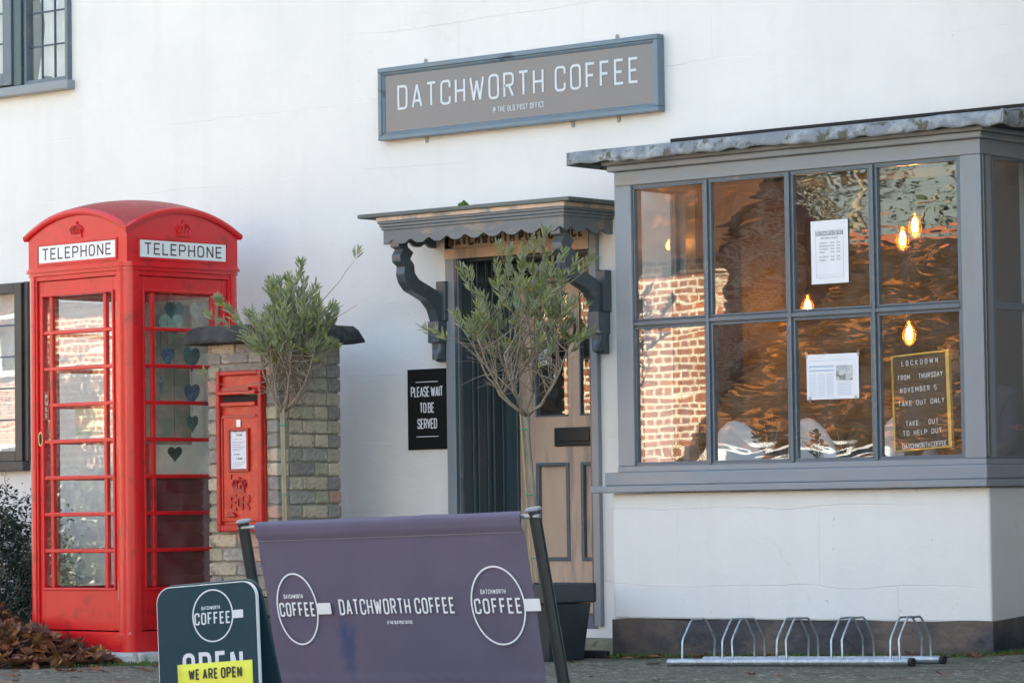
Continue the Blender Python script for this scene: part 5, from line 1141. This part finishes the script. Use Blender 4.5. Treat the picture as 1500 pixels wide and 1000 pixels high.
for i in range(260):
    x = r.uniform(2.9, 5.8); 
    if math.sin(x*4.1)*math.sin(x*9.7+1) < -.3: continue
    y = -.655-abs(r.gauss(0, .025)); s = r.uniform(.006, .018); ms.lathe([(s*1.3, 0), (s, s*.35), (s*.4, s*.6)], 7, (x, y, gz(x, y)-.003))
for i in range(60):
    x = r.uniform(-.5, .4); y = -1.51-abs(r.gauss(0, .03)); s = r.uniform(.006, .018); ms.lathe([(s*1.3, 0), (s, s*.35), (s*.4, s*.6)], 7, (x, y, gz(x, y)-.003))
tag(ms.build('moss', M['moss'], fix=False), kind='stuff')
mt = MB()
for i in range(70):
    a = r.uniform(0, 2*PI); q = r.random()*.028; mt.lathe([(.008, 0), (.0075, .010), (.004, .017)], 6, (1.80+q*math.cos(a), -.47+q*math.sin(a), 2.560+r.uniform(0, .022)*(1-q/.03)))
tag(mt.build('moss_clump', M['moss'], fix=False), 'small round green moss clump growing on the porch canopy', 'moss')
# an old cable scar across the forecourt, a crack with debris
mb = MB(); P = [Vector((4.75+.1*i+.0, -2.75+.105*i+.03*math.sin(i*1.3), 0)) for i in range(26)]
for a, b_ in zip(P, P[1:]):
    w1 = .006+.005*abs(math.sin(a.x*9)); w2_ = .006+.005*abs(math.sin(b_.x*9)); mb.add([(a.x, a.y-w1, gz(a.x, a.y)+.005), (b_.x, b_.y-w2_, gz(b_.x, b_.y)+.005), (b_.x, b_.y+w2_, gz(b_.x, b_.y)+.005), (a.x, a.y+w1, gz(a.x, a.y)+.005)], [(0, 1, 2, 3)])
tag(mb.build('pavement_crack', M['litter'], fix=False), kind='structure')
# iron boot scraper by the step
bs = root('boot_scraper', 'rusty black iron boot scraper standing on the doorstep by the bay', 'boot scraper', (2.78, -.72, gz(2.8, -.7)))
mb = MB(); mb.box(-.30, .24, -.02, .02, .0, .045); mb.build('foot_bar', M['iron'], bs, bevel=.008); mb = MB(); mb.tube([(.06, 0, .04), (.055, 0, .12)], .010, 8); mb.build('upright', M['iron'], bs); mb = MB(); mb.tube([(-.15, 0, .04), (-.15, 0, .12)], .010, 8); mb.build('upright', M['iron'], bs)
# ================================================================== BEHIND THE GLASS
def mat_paper_notice(name, label, x0, x1, z0, z1, y): 
    p = root(name, label, 'notice', ((x0+x1)/2, y, (z0+z1)/2)); w_, h_ = (x1-x0)/2, (z1-z0)/2
    MB().box(-w_, w_, 0, .0008, -h_, h_).build('sheet', M['paper'], p)
    return p, w_, h_
YG = BY+.0305
YN = BY+.0265
p, w_, h_ = mat_paper_notice('opening_hours_notice', 'portrait white opening hours sheet taped inside the upper bay pane', 4.343, 4.580, 1.964, 2.298, YN)
mb = MB(); 
for a, b_, c, d in ((-.088, .088, .115, .116), (-.088, .088, -.135, -.134), (-.088, -.087, -.135, .115), (.087, .088, -.135, .115), (-.088, .088, -.122, -.1212)): mb.box(a, b_, -.0006, -.0001, c, d)
mb.build('printed_border', M['grey_ink'], p); MB().box(-.088, .088, -.0008, -.0001, .088, .110).build('heading_band', M['grey_ink'], p)
text('DATCHWORTH COFFEE', .016, M['paper'], p, (0, -.0009, .091), wf=.45, wt=.14, sp=.18, width=.165, th=.0003)
text('OPENING HOURS', .012, M['grey_ink'], p, (0, -.0002, .068), wf=.5, wt=.12, sp=.25, width=.11, th=.0003)
for i, (d_, tm) in enumerate((('TUESDAY', '9AM - 3PM'), ('WEDNESDAY', '9AM - 3PM'), ('THURSDAY', '9AM - 3PM'), ('FRIDAY', '9AM - 3PM'), ('SATURDAY', '9AM - 3PM'), ('SUNDAY', '9AM - 3PM'))):
    z = .044-.0165*i-(.008 if i > 3 else 0)
    text(d_, .009, M['grey_ink'], p, (-.066, -.0002, z), wf=.5, wt=.15, sp=.2, align='l', th=.0003); text(tm, .009, M['grey_ink'], p, (.006, -.0002, z), wf=.5, wt=.15, sp=.2, align='l', th=.0003)
p, w_, h_ = mat_paper_notice('press_cutting', 'landscape white printed sheet with a small photo taped inside the lower bay pane', 4.300, 4.632, 1.354, 1.592, YN)
for k in range(2): MB().box(-.15, .01, -.0005, -.0001, .050-.022*k, .060-.022*k).build('headline', M['blue_ink'], p)
MB().box(-.15, .13, -.0005, -.0001, .085, .087).build('rule', M['blue_ink'], p)
mb = MB()
for cx_ in (-.15, -.095, -.04):
    for k in range(14): mb.box(cx_, cx_+.047, -.0005, -.0001, .012-.009*k, .015-.009*k)
for k in range(9): mb.box(.03, .12, -.0005, -.0001, -.035-.008*k, -.032-.008*k)
mb.build('column_print', M['blue_ink'], p)
M['photo_print'] = mat('printed_photo', (.35, .42, .48), .5, col2=(.62, .64, .62), nscale=30, wear=(.2, .22, .2), wscale=22, wlev=(.55, .6))
MB().box(.022, .128, -.0006, -.0001, -.022, .058).build('printed_photo', M['photo_print'], p)
M['tape'] = glass_mat('clear_tape', 0, tint=(.9, .9, .88), dirt=.35)
for x, z in ((-w_, h_), (w_, h_), (-w_+.02, -h_), (w_-.02, -h_)): MB().box(x-.009, x+.009, -.0012, -.0006, z-.014, z+.016).build('tape', M['tape'], p)
# the lockdown letter board leaning in the corner of the window
lb = root('letter_board', 'black letter board in a gold frame announcing LOCKDOWN in the bay window', 'letter board', (4.992, BY+.075, 1.075), (math.radians(-3), math.radians(-3.2), 0))
bw, bh = .172, .505
MB().box(-bw, bw, 0, .008, 0, bh).build('felt', M['felt'], lb)
mb = MB()
for k in range(46): z = .014+k*(bh-.028)/45; mb.box(-bw+.009, bw-.009, -.0018, 0, z-.0022, z+.0022)
o = mb.build('groove_ribs', M['felt'], lb); o['kind'] = 'stuff'
mb = MB()
for a, b_, c, d in ((-bw-.002, -bw+.009, 0, bh), (bw-.009, bw+.012, 0, bh), (-bw+.009, bw-.009, 0, .009), (-bw+.009, bw-.009, bh-.010, bh)): mb.box(a, b_, -.012, .012, c, d)
mb.build('gold_frame', M['gold'], lb, bevel=.0015)
for s_, z, wd, x in (('LOCKDOWN', .445, .225, .0), ('FROM   THURSDAY', .372, .275, .0), ('NOVEMBER 5', .305, .225, -.015), ('TAKE OUT ONLY', .235, .285, 0), ('TAKE   OUT', .130, .20, .0), ('TO HELP OUT', .080, .24, 0), ('DATCHWORTH COFFEE', .012, .27, .01)):
    sp_ = {'LOCKDOWN': .6, 'DATCHWORTH COFFEE': .12, 'NOVEMBER 5': .4}.get(s_, .25)
    text(s_, .027, M['white_ink'], lb, (x, -.0022, z), wf=.50, wt=.14, sp=sp_, width=wd, th=.0012, space=.75 if s_ != 'DATCHWORTH COFFEE' else .25)
# door notices
p, w_, h_ = mat_paper_notice('mask_notice', 'small white face covering notice stuck in the left door pane', 1.60, 1.70, 1.66, 1.83, .436)
mb = MB(); mb.lathe([(.0001, 0), (.028, 0), (.028, .0004), (.0001, .0004)], 20); mb.xf(Matrix.Translation((0, -.0004, .04)) @ Matrix.Rotation(PI/2, 4, 'X')); mb.build('face_icon', M['dark_ink'], p); MB().box(-.022, .022, -.0014, -.0009, .020, .040).build('mask_icon', M['paper'], p)
for k in range(3): MB().box(-.035, .035, -.0008, -.0001, -.02-.016*k, -.012-.016*k).build('print_line', M['grey_ink'], p)
st = root('round_sticker', 'round pale blue sticker low on the left door pane', 'sticker', (1.735, .436, 1.60)); mb = MB(); mb.lathe([(.0001, 0), (.022, 0), (.022, .0006), (.0001, .0006)], 24); mb.xf(Matrix.Rotation(PI/2, 4, 'X')); mb.build('disc', M['blue_ink'], st); mb = MB(); ring_mb(.014, .014, .003).xf(Matrix.Translation((0, -.0012, 0))).build('ring', M['white_ink'], st, fix=False)
# pendant lamps
def pendant(x, y, z, label, e=14):
    t = root('pendant_lamp', label, 'pendant lamp', (x, y, z), group='glowing filament pendant lamps in the cafe')
    mb = MB(); mb.lathe([(.004, -.085), (.022, -.075), (.038, -.045), (.043, -.015), (.034, .018), (.017, .045), (.013, .062)], 20); mb.build('bulb', M['glass_clear'], t, smooth=True)
    mb = MB()
    for k in range(6): a = k*PI/3; mb.tube([(.004*math.cos(a), .004*math.sin(a), .035), (.016*math.cos(a), .016*math.sin(a), .012), (.013*math.cos(a), .013*math.sin(a), -.045)], .0015, 5)
    mb.build('filament', M['filament'], t)
    mb = MB(); mb.lathe([(.014, .058), (.019, .064), (.019, .10), (.008, .115)], 14); mb.build('lamp_holder', M['black_metal'], t, smooth=True); MB().tube([(0, 0, .11), (0, 0, 2.898-z)], .003, 6).build('cord', M['cord'], t)
    l = bpy.data.lights.new('lamp_light', 'POINT'); l.energy = e; l.color = (1, .50, .15); l.shadow_soft_size = .03; lo = bpy.data.objects.new('lamp_light', l); COL.objects.link(lo); lo.parent = t; lo.location = (0, 0, -.02)
pendant(3.95, 1.0, 2.40, 'highest glowing bulb, rightmost in the upper right bay pane', .45)
pendant(3.50, 1.55, 2.38, 'glowing bulb just left of and below the highest bulb', .45)
pendant(2.98, 1.30, 1.99, 'glowing bulb low in the third upper bay pane by the transom', 1.1)
pendant(3.60, 1.45, 1.81, 'glowing bulb hanging above the letter board in the lower right bay pane', 1.1)
# chairs
def chair(x, y, rz, label):
    t = root('chair', label, 'chair', (x, y, .30), (0, 0, rz), 'white moulded chairs in the cafe')
    def shell(u, v):
        a = (u-.5)*2; w_ = .23*(1-.15*v) ; 
        if v < .5: s = v*2; return (a*w_, .22-.42*s, .44+.03*a*a-.015*math.sin(s*PI))
        s = math.sin((v-.5)*PI); ww = w_*math.sqrt(max(0, 1-(max(0, s-.30)/.70)**2)); return (a*ww, -.20-.10*s+.05*a*a, (.445+.03*a*a+.50*s))
    o = MB().grid(shell, 16, 24).build('seat_shell', M['chair_white'], t, smooth=True, fix=False); sm = o.modifiers.new('thick', 'SOLIDIFY'); sm.thickness = .01
    for sx in (-1, 1):
        for sy in (-1, 1): MB().tube([(sx*.12, sy*.12, .44), (sx*.22, sy*.22, 0)], [.014, .009], 8).build('leg', M['wood'], t)
chair(3.42, .16, PI*.03, 'white moulded chair behind the jade plant in the second bay pane')
chair(3.98, .14, -PI*.04, 'white moulded chair behind the dark potted plant in the third bay pane')
chair(4.50, .18, PI*.05, 'white moulded chair by the letter board')
tb = root('cafe_table', 'oak topped cafe table inside behind the bay window', 'table', (3.6, 1.1, .30)); MB().box(-.6, .6, -.35, .35, .70, .735).build('table_top', M['wood'], tb, bevel=.005)
for sx in (-1, 1):
    for sy in (-1, 1): MB().box(sx*.55-.02, sx*.55+.02, sy*.3-.02, sy*.3+.02, 0, .70).build('leg', M['black_metal'], tb)
# plants on the window board
def pot_plant(x, y, label, m, s, kind, seed):
    r_ = random.Random(seed); t = root('potted_plant', label, 'potted plant', (x, y, .985), group='small potted plants on the window board')
    MB().lathe([(.022*s, 0), (.030*s, .05*s), (.033*s, .052*s), (.033*s, .062*s), (.028*s, .062*s), (.026*s, .05*s)], 18).build('pot', M[m], t, smooth=False)
    stt = MB(); lf = MB(); H_ = .15*s
    for i in range(kind):
        a = r_.uniform(0, 2*PI); e = Vector((.045*s*math.cos(a), .045*s*math.sin(a), .06*s+H_*r_.uniform(.45, 1.0))); b0 = Vector((0, 0, .05*s)); stt.tube([b0, (b0+e)/2+Vector((e.x*.2, e.y*.2, 0)), e], [.004*s, .003*s, .002*s], 5)
        for k in range(7):
            q = b0+(e-b0)*(.35+.65*k/6); d = Vector((r_.uniform(-1, 1), r_.uniform(-1, 1), r_.uniform(-.1, .8))).normalized(); sd_ = d.cross(Vector((0, 0, 1))).normalized(); L_ = .042*s; up = sd_.cross(d)*L_*.12
            lf.add([q, q+d*L_*.35+sd_*L_*.32+up, q+d*L_*.8+sd_*L_*.26+up, q+d*L_, q+d*L_*.8-sd_*L_*.26+up, q+d*L_*.35-sd_*L_*.32+up, q+d*L_*.5-up], [(0, 1, 6), (1, 2, 6), (2, 3, 6), (3, 4, 6), (4, 5, 6), (5, 0, 6)])
    stt.build('stem', M['twig'], t, smooth=True); lf.build('foliage', M['jade_leaf'], t, fix=False)
pot_plant(3.325, -.47, 'slim plant leftmost on the window board behind the first bay pane', 'terracotta', .9, 4, 1)
pot_plant(3.50, -.47, 'leafy plant in terracotta second from the left on the window board', 'terracotta', 1.0, 5, 2)
pot_plant(3.975, -.50, 'bushy jade plant in a terracotta pot in the second bay pane', 'terracotta', 1.35, 13, 3)
pot_plant(4.23, -.42, 'small plant tucked beside the mullion in the third bay pane', 'terracotta', 1.0, 5, 4)
pot_plant(4.475, -.50, 'small rosette plant in a dark pot in the third bay pane', 'pot', 1.15, 5, 5)
# white card box on the board beside the dark pot
bx = MB().box(-.035, .035, -.03, .03, 0, .11).build('menu_holder', M['paper'], bevel=.004, loc=(4.34, -.44, .985), rot=(math.radians(-6), math.radians(-4), .25)); tag(bx, 'cream upright card holder on the window board beside the dark pot', 'card holder')
# ---- the man sitting inside, right of the letter board
def person():
    t = root('person', 'bearded person in a dark navy jacket sitting inside the bay window corner', 'person', (5.03, -.02, .30))
    J = {'pel': (0, .10, .52), 'sp1': (.0, .08, .72), 'sp2': (-.02, .04, .92), 'ch': (-.04, .0, 1.05), 'nk': (-.085, -.03, 1.11), 'hd0': (-.115, -.045, 1.165),
         'ls': (-.17, -.12, 1.03), 'le': (-.26, -.25, .82), 'lw': (-.36, -.18, .72), 'rs': (.10, .10, 1.04), 're': (.17, -.02, .80), 'rw': (-.05, -.16, .74),
         'lh': (-.10, .06, .50), 'lk': (-.38, -.18, .50), 'la': (-.36, -.20, .08), 'rh': (.10, .12, .50), 'rk': (-.18, -.22, .52), 'ra': (-.12, -.22, .08), 'lf': (-.48, -.28, .05), 'rf': (-.24, -.34, .05)}
    names = list(J); Ed = [('pel','sp1'),('sp1','sp2'),('sp2','ch'),('ch','nk'),('nk','hd0'),('ch','ls'),('ls','le'),('le','lw'),('ch','rs'),('rs','re'),('re','rw'),('pel','lh'),('lh','lk'),('lk','la'),('la','lf'),('pel','rh'),('rh','rk'),('rk','ra'),('ra','rf')]
    rad = {'pel': .15, 'sp1': .145, 'sp2': .15, 'ch': .14, 'nk': .06, 'hd0': .055, 'ls': .085, 'le': .058, 'lw': .040, 'rs': .085, 're': .058, 'rw': .040, 'lh': .095, 'lk': .075, 'la': .045, 'lf': .04, 'rh': .095, 'rk': .075, 'ra': .045, 'rf': .04}
    me = bpy.data.meshes.new('body'); me.from_pydata([J[n] for n in names], [(names.index(a), names.index(b)) for a, b in Ed], [])
    o = bpy.data.objects.new('body', me); COL.objects.link(o); o.parent = t
    md = o.modifiers.new('skin', 'SKIN'); md.use_smooth_shade = True
    sv = me.skin_vertices[0].data
    for i, n in enumerate(names): sv[i].radius = (rad[n], rad[n]); sv[i].use_root = (n == 'pel')
    o.modifiers.new('sub', 'SUBSURF').render_levels = 2; me.materials.append(M['jacket'])
    # head: turned to the street and a little down
    def head(u, v):
        th = u*2*PI; ph = (v-.5)*PI; x = math.cos(ph)*math.cos(th); y = math.cos(ph)*math.sin(th); z = math.sin(ph)
        X = .075*x; Y = .098*y; Z = .120*z
        if z < 0: X *= 1-.28*(-z)**1.2; Y *= 1-.22*(-z)
        if y < 0:
            f = max(0, -y)
            g1 = lambda a, b_, c, sx, sz: c*math.exp(-((X-a)/sx)**2-((Z-b_)/sz)**2)
            Y -= f*(g1(0, -.012, .022, .012, .022)+g1(0, -.095, .012, .03, .02)+g1(0, .028, .007, .04, .010)+g1(-.03, .028, .004, .02, .008)+g1(0, -.050, .006, .022, .010))
            Y += f*(g1(-.028, .006, .011, .014, .010)+g1(.028, .006, .011, .014, .010))
        return (X, Y, Z)
    hm = MB(); hm.grid(head, 48, 36); hr = hm.build('head', M['skin'], t, smooth=True, fix=False); hr.location = (-.130, -.075, 1.235); hr.rotation_euler = (math.radians(8), math.radians(-6), math.radians(16))
    for sx in (-1, 1):
        mb = MB(); mb.lathe([(.001, -.011), (.007, -.007), (.0095, 0), (.007, .007), (.001, .0095)], 12, (sx*.028, -.0755, .006)); mb.build('eye', M['white_ink'], hr, smooth=True)
        mb = MB(); mb.lathe([(.0005, -.006), (.006, 0), (.0005, .006)], 10, (sx*.028, -.0815, .006)); mb.build('iris', M['dark_ink'], hr, smooth=True)
        mb = MB(); mb.tube([(sx*.012, -.100, .024), (sx*.03, -.099, .030), (sx*.048, -.086, .024)], .0045, 6); mb.build('eyebrow', M['beard'], hr)
        mb = MB(); mb.tube([(sx*.074, .0, .015), (sx*.084, .012, .022), (sx*.085, .018, .0), (sx*.078, .006, -.022)], [.006, .009, .009, .005], 8); mb.build('ear', M['skin'], hr, smooth=True)
    mb = MB(); mb.tube([(-.024, -.100, -.052), (0, -.1085, -.050), (.024, -.100, -.052)], .0045, 6); mb.build('mouth', mat('lip', (.35, .12, .10), .5), hr)
    def beard(u, v):
        f_ = math.sin(u*PI); th = PI+u*PI; z0 = -.010-.052*f_**2+.014*math.exp(-((u-.5)/.07)**2)*0; z = z0+(-.122-z0)*v; k = .985+.03*math.sin(v*PI)+.012*math.sin(u*60+v*30); q = math.sqrt(max(.03, 1-(z/.135)**2)); p_ = (.075*math.cos(th)*q*k*(1-.12*v), .105*math.sin(th)*q*k-.008*math.sin(u*PI)*v, z)
        return p_
    mb = MB(); mb.grid(beard, 30, 10); b = MB().xf(Matrix()); bo = mb.build('beard', M['beard'], hr, smooth=True, fix=False); sm = bo.modifiers.new('thick', 'SOLIDIFY'); sm.thickness = .006; bo.location = (0, .0, 0); mo = MB(); mo.tube([(-.034, -.093, -.050), (-.018, -.103, -.041), (0, -.108, -.038), (.018, -.103, -.041), (.034, -.093, -.050)], [.004, .006, .0055, .006, .004], 6); mo.build('moustache', M['beard'], hr, smooth=True)
    def hair(u, v):
        th = u*2*PI; ph = PI*(.5-.42*(1-v)); x = math.cos(ph)*math.cos(th); y = math.cos(ph)*math.sin(th); z = math.sin(ph)
        return (.0785*x*1.03, .100*y*1.02-.002, -.002+.131*z)
    mb = MB(); mb.grid(hair, 30, 10); mb.build('hair', M['beard'], hr, smooth=True, fix=False).location = (0, .012, .004)
    # hands resting on the knee, five fingers each
    for (wx, wy, wz), sgn in ((J['lw'], 1), (J['rw'], -1)):
        hb = MB(); hb.lathe([(.001, -.012), (.03, -.010), (.036, 0), (.03, .010), (.001, .012)], 12, (wx-.045, wy-.02, wz-.01))
        for k in range(4): q0 = Vector((wx-.065, wy-.045+.017*k, wz-.01)); hb.tube([q0, q0+Vector((-.03-.003*k, 0, 0)), q0+Vector((-.045, 0, -.018)), q0+Vector((-.044, 0, -.036))], [.009, .0085, .008, .006], 7)
        q0 = Vector((wx-.03, wy+sgn*.03-.02, wz-.01)); hb.tube([q0, q0+Vector((-.02, sgn*.02, -.005)), q0+Vector((-.045, sgn*.022, -.012))], [.011, .009, .007], 7); hb.build('hand', M['skin'], t, smooth=True)
    text('HEL', .028, M['red_print'], t, (.245, -.07, .875), rot=(0, 0, math.radians(50)), wf=.5, wt=.16, width=.075, th=.002)
    stl = root('stool', 'round wooden stool under the seated person', 'stool', (5.02, .20, .30)); MB().lathe([(.17, .42), (.175, .45), (.16, .465)], 24).build('seat', M['wood'], stl)
    for a in range(4): MB().tube([(.1*math.cos(a*PI/2+.7), .1*math.sin(a*PI/2+.7), .42), (.17*math.cos(a*PI/2+.7), .17*math.sin(a*PI/2+.7), 0)], .012, 8).build('leg', M['wood'], stl)
person()
# ================================================================== ACROSS THE STREET (seen in the window reflections)
M['orange_brick'] = brick_mat('orange_red_brick', (.34, .105, .045), (.22, .075, .04), (.60, .54, .44))
M['kiln_brick'] = brick_mat('large_orange_brick', (.36, .12, .05), (.24, .085, .045), (.60, .54, .44), bw=.26, bh=.088, ms=.016)
M['brown_brick'] = brick_mat('brown_brick', (.075, .038, .022), (.045, .028, .020), (.07, .055, .045))
def house(name, label, x0, x1, y0, y1, h, ridge, mw, seed, windows=True, along='x'):
    t = root(name, label, 'building'); r_ = random.Random(seed)
    mb = MB(); mb.box(x0, x1, y0, y1, -.4, h); mb.prism([(y0, h), (y1, h), ((y0+y1)/2, ridge-.1)], 'x', x0, x1); mb.build('wall', M[mw], t)
    ym = (y0+y1)/2; e = .3
    rf_ = MB(); rf_.prism([(y0-e, h-.12), (ym, ridge), (y1+e, h-.12), (y1+e, h), (ym, ridge+.14), (y0-e, h)], 'x', x0-.2, x1+.2); ro = rf_.build('roof', M['tile'], t)
    MB().box(x0-.2, x1+.2, ym-.12, ym+.12, ridge+.08, ridge+.2).build('ridge_tiles', M['ridge'], ro)
    if name != 'barn': MB().box(x0+1, x0+1.7, ym-.5, ym+.1, ridge-.3, ridge+1.1).build('chimney', M[mw], ro)
    if windows:
        n = max(1, int((x1-x0)/3.2))
        for i in range(n):
            cx_ = x0+(i+.5)*(x1-x0)/n
            for z in ((1.0,) if h < 4 else (1.0, 3.6)):
                fr = MB(); a, b_ = cx_-.5, cx_+.5
                for q in ((a, b_, z, z+.07), (a, b_, z+1.13, z+1.2), (a, a+.07, z+.07, z+1.13), (b_-.07, b_, z+.07, z+1.13), (cx_-.025, cx_+.025, z+.07, z+1.13)): fr.box(q[0], q[1], y1, y1+.05, q[2], q[3])
                wo = fr.build('window', M['white_edge'], t); MB().box(a+.07, b_-.07, y1+.012, y1+.02, z+.07, z+1.13).build('pane', M['car_glass'], wo); MB().box(a-.06, b_+.06, y1, y1+.1, z-.08, z-.001).build('sill', M['concrete'], wo)
    return t
house('brick_house', 'orange brick house set far back across the street at the left', -38, -27, -38, -30, 4.5, 6.9, 'orange_brick', 1)
house('brick_cottage', 'long orange brick front across the street mirrored in the first bay pane', -20.8, -8.45, -18.9, -17, 3.8, 4.75, 'kiln_brick', 2, windows=False)
house('barn', 'low brown tiled barn across the street mirrored in the bay window', -8.4, 1.5, -22, -16.2, .75, 3.75, 'brown_brick', 3, windows=False)
house('village_house', 'brick house further along the street beyond the barn', 3.5, 10.5, -26, -19.5, 4.8, 7.4, 'orange_brick', 4)
# tile courses on the barn slope that faces the cottage, as laid rows
tl = MB(); y1_, ym_ = -16.2+.3, -19.1
for k in range(46):
    s0, s1 = k/46, (k+1)/46
    ya, yb = y1_+(ym_-y1_)*s0, y1_+(ym_-y1_)*s1; za, zb = .75+(3.89-.75)*s0+.02, .75+(3.89-.75)*s1+.02
    for i in range(60):
        xa = -8.6+i*.17+(.085 if k % 2 else 0); dz = r.uniform(0, .022); tl.add([(xa, ya, za+.02+dz), (xa+.165, ya, za+.02+dz*.6), (xa+.165, yb-.02, zb+.004), (xa, yb-.02, zb+.004), (xa, ya, za), (xa+.165, ya, za)], [(0, 1, 2, 3), (4, 5, 1, 0)])
o = tl.build('roof_tiles', M['barn_tile'], bpy.data.objects['barn'], fix=False); o['kind'] = 'stuff'
def big_tree(x, y, h, cr, seed, label):
    t = root('garden_tree', label, 'tree', (x, y, -.3)); r_ = random.Random(seed)
    tr = MB(); tr.tube([(0, 0, 0), (.05, .03, h*.35), (-.05, 0, h*.6), (0, 0, h*.85)], [.22, .17, .11, .04], 10); tr.build('trunk', M['bark'], t, smooth=True)
    br = MB(); lf = MB()
    for i in range(16):
        a = r_.uniform(0, 2*PI); z0 = h*r_.uniform(.3, .7); e = Vector((cr*r_.uniform(.5, .95)*math.cos(a), cr*r_.uniform(.5, .95)*math.sin(a), z0+h*r_.uniform(.1, .35))); br.tube([(0, 0, z0), e*.5+Vector((0, 0, z0*.5)), e], [.07, .045, .015], 6)
        for k in range(220):
            p = e+Vector((r_.gauss(0, cr*.2), r_.gauss(0, cr*.2), r_.gauss(0, cr*.18))); small_leaf(lf, p, Vector((r_.uniform(-1, 1), r_.uniform(-1, 1), r_.uniform(-1, .5))), Vector((r_.uniform(-1, 1), r_.uniform(-1, 1), 1)).normalized(), .14, .09)
    br.build('branches', M['bark'], t, smooth=True); o = lf.build('crown', M['tree_leaf'], t, fix=False); o['kind'] = 'stuff'
big_tree(-14.8, -25, 7.6, 2.1, 5, 'bushy garden tree standing behind the barn'); big_tree(-11.8, -25, 6.6, 1.7, 6, 'slighter garden tree behind the middle of the barn')
# white car parked nose-in across the road
car = root('parked_car', 'white car parked across the road, mirrored low in the bay glass', 'car', (-2.45, -9.9, -.19), (0, 0, math.radians(-43)))
prof = [(-2.0, .35), (-2.02, .62), (-1.9, .80), (-1.1, .93), (-.45, 1.38), (.15, 1.48), (1.1, 1.44), (1.75, 1.02), (1.98, .92), (2.02, .4), (1.6, .28), (-1.6, .28)]
mb = MB(); W_ = .84
for s_ in (-1, 1): pass
vs_ = []; n = len(prof)
for xw, sh in ((-W_, .0), (-W_+.05, .03), (W_-.05, .03), (W_, .0)):
    for (yy_, zz_) in prof: ins = .13*max(0, (zz_-.9)/.55) if zz_ > .9 else 0; vs_.append((xw*(1-ins*1.0), yy_*(1+sh*.2), zz_+(sh if zz_ > .5 else 0)))
fs_ = [(k*n+i, k*n+(i+1) % n, (k+1)*n+(i+1) % n, (k+1)*n+i) for k in range(3) for i in range(n)] + [tuple(range(n))[::-1], tuple(range(3*n, 4*n))]
mb.add(vs_, fs_); mb.build('body', M['car'], car, bevel=.03)
def quad(pts, name, m, par): MB().add(pts, [tuple(range(len(pts)))]).build(name, M[m], par, fix=False)
for s_ in (-1, 1):
    quad([(s_*.825, -.95, .98), (s_*.76, -.42, 1.34), (s_*.755, .1, 1.41), (s_*.76, .95, 1.38), (s_*.825, 1.45, 1.02)], 'side_window', 'car_glass', car)
    for y in (-1.25, 1.25):
        wb = MB(); wb.lathe([(.20, -.10), (.31, -.09), (.32, 0), (.31, .09), (.20, .10)], 24); wb.xf(Matrix.Translation((s_*.76, y, .32)) @ Matrix.Rotation(PI/2, 4, 'Y')); wo = wb.build('wheel', M['tyre'], car); hb = MB(); hb.lathe([(.19, -.105), (.19, .105)], 18); hb.xf(Matrix.Translation((s_*.76, y, .32)) @ Matrix.Rotation(PI/2, 4, 'Y')); hb.build('rim', M['galv'], wo)
    MB().box(s_*.55-.16, s_*.55+.16, 1.965, 2.035, .66, .80).build('headlight', M['opal'], car, bevel=.02); MB().box(s_*.62-.1, s_*.62+.1, -2.03, -1.97, .66, .84).build('tail_light', M['red'], car, bevel=.02); MB().box(s_*.86, s_*1.0, -.62, -.45, .95, 1.07).build('mirror', M['car'], car, bevel=.02)
quad([(-.66, 1.20, 1.415), (.66, 1.20, 1.415), (.74, 1.78, 1.055), (-.74, 1.78, 1.055)], 'windscreen', 'car_glass', car)
quad([(-.66, -.53, 1.36), (.66, -.53, 1.36), (.74, -1.06, .985), (-.74, -1.06, .985)], 'rear_window', 'car_glass', car)
MB().box(-.35, .35, 1.99, 2.04, .40, .60).build('grille', M['tyre'], car)
# unseen brick block, outside the frame, added to darken the right-facing sides
ob = root('shade_block', 'unseen dark brick block added beyond the bay to shade the right-facing sides', 'building')
MB().box(6.66, 13.5, -1.7, 6.5, -.4, 6.6).build('wall', M['brown_brick'], ob); MB().prism([(-2.0, 6.5), (2.4, 9.0), (6.8, 6.5), (6.8, 6.62), (2.4, 9.15), (-2.0, 6.62)], 'x', 6.63, 13.8).build('roof', M['tile'], ob)

def add_dark_hedge(x0, x1, y, h, label, seed):
    t = root('added_hedge', label, 'hedge', ((x0+x1)/2, y, -.3)); r_ = random.Random(seed); w_ = (x1-x0)/2; lf = MB(); MB().box(-w_+.1, w_-.1, -.3, .3, 0, h-.1).build('inner_twigs', M['hedge'], t)
    for i in range(6500):
        f = r_.random(); x = r_.uniform(-w_, w_)
        if f < .7: p = Vector((x, .38+r_.uniform(-.08, .08), h*r_.random())); n_ = Vector((r_.uniform(-.6, .6), 1, r_.uniform(-.4, .8)))
        else: p = Vector((x, r_.uniform(-.4, .4), h+r_.uniform(-.06, .08))); n_ = Vector((r_.uniform(-.6, .6), r_.uniform(-.4, .8), 1))
        small_leaf(lf, p, Vector((r_.uniform(-1, 1), r_.uniform(-.3, .6), r_.uniform(-1, 1))), n_.normalized(), .11, .075)
    o = lf.build('foliage', M['hedge'], t, fix=False); o['kind'] = 'stuff'
add_dark_hedge(-25, -14.6, -15.6, 1.55, 'unseen dark hedge added across the street to darken the low kiosk reflections', 9)  # added out of view so the lower kiosk panes mirror something dark
big_tree(-21.4, -14.6, 4.4, 1.2, 8, 'small front garden tree mirrored in the lower leaded window')
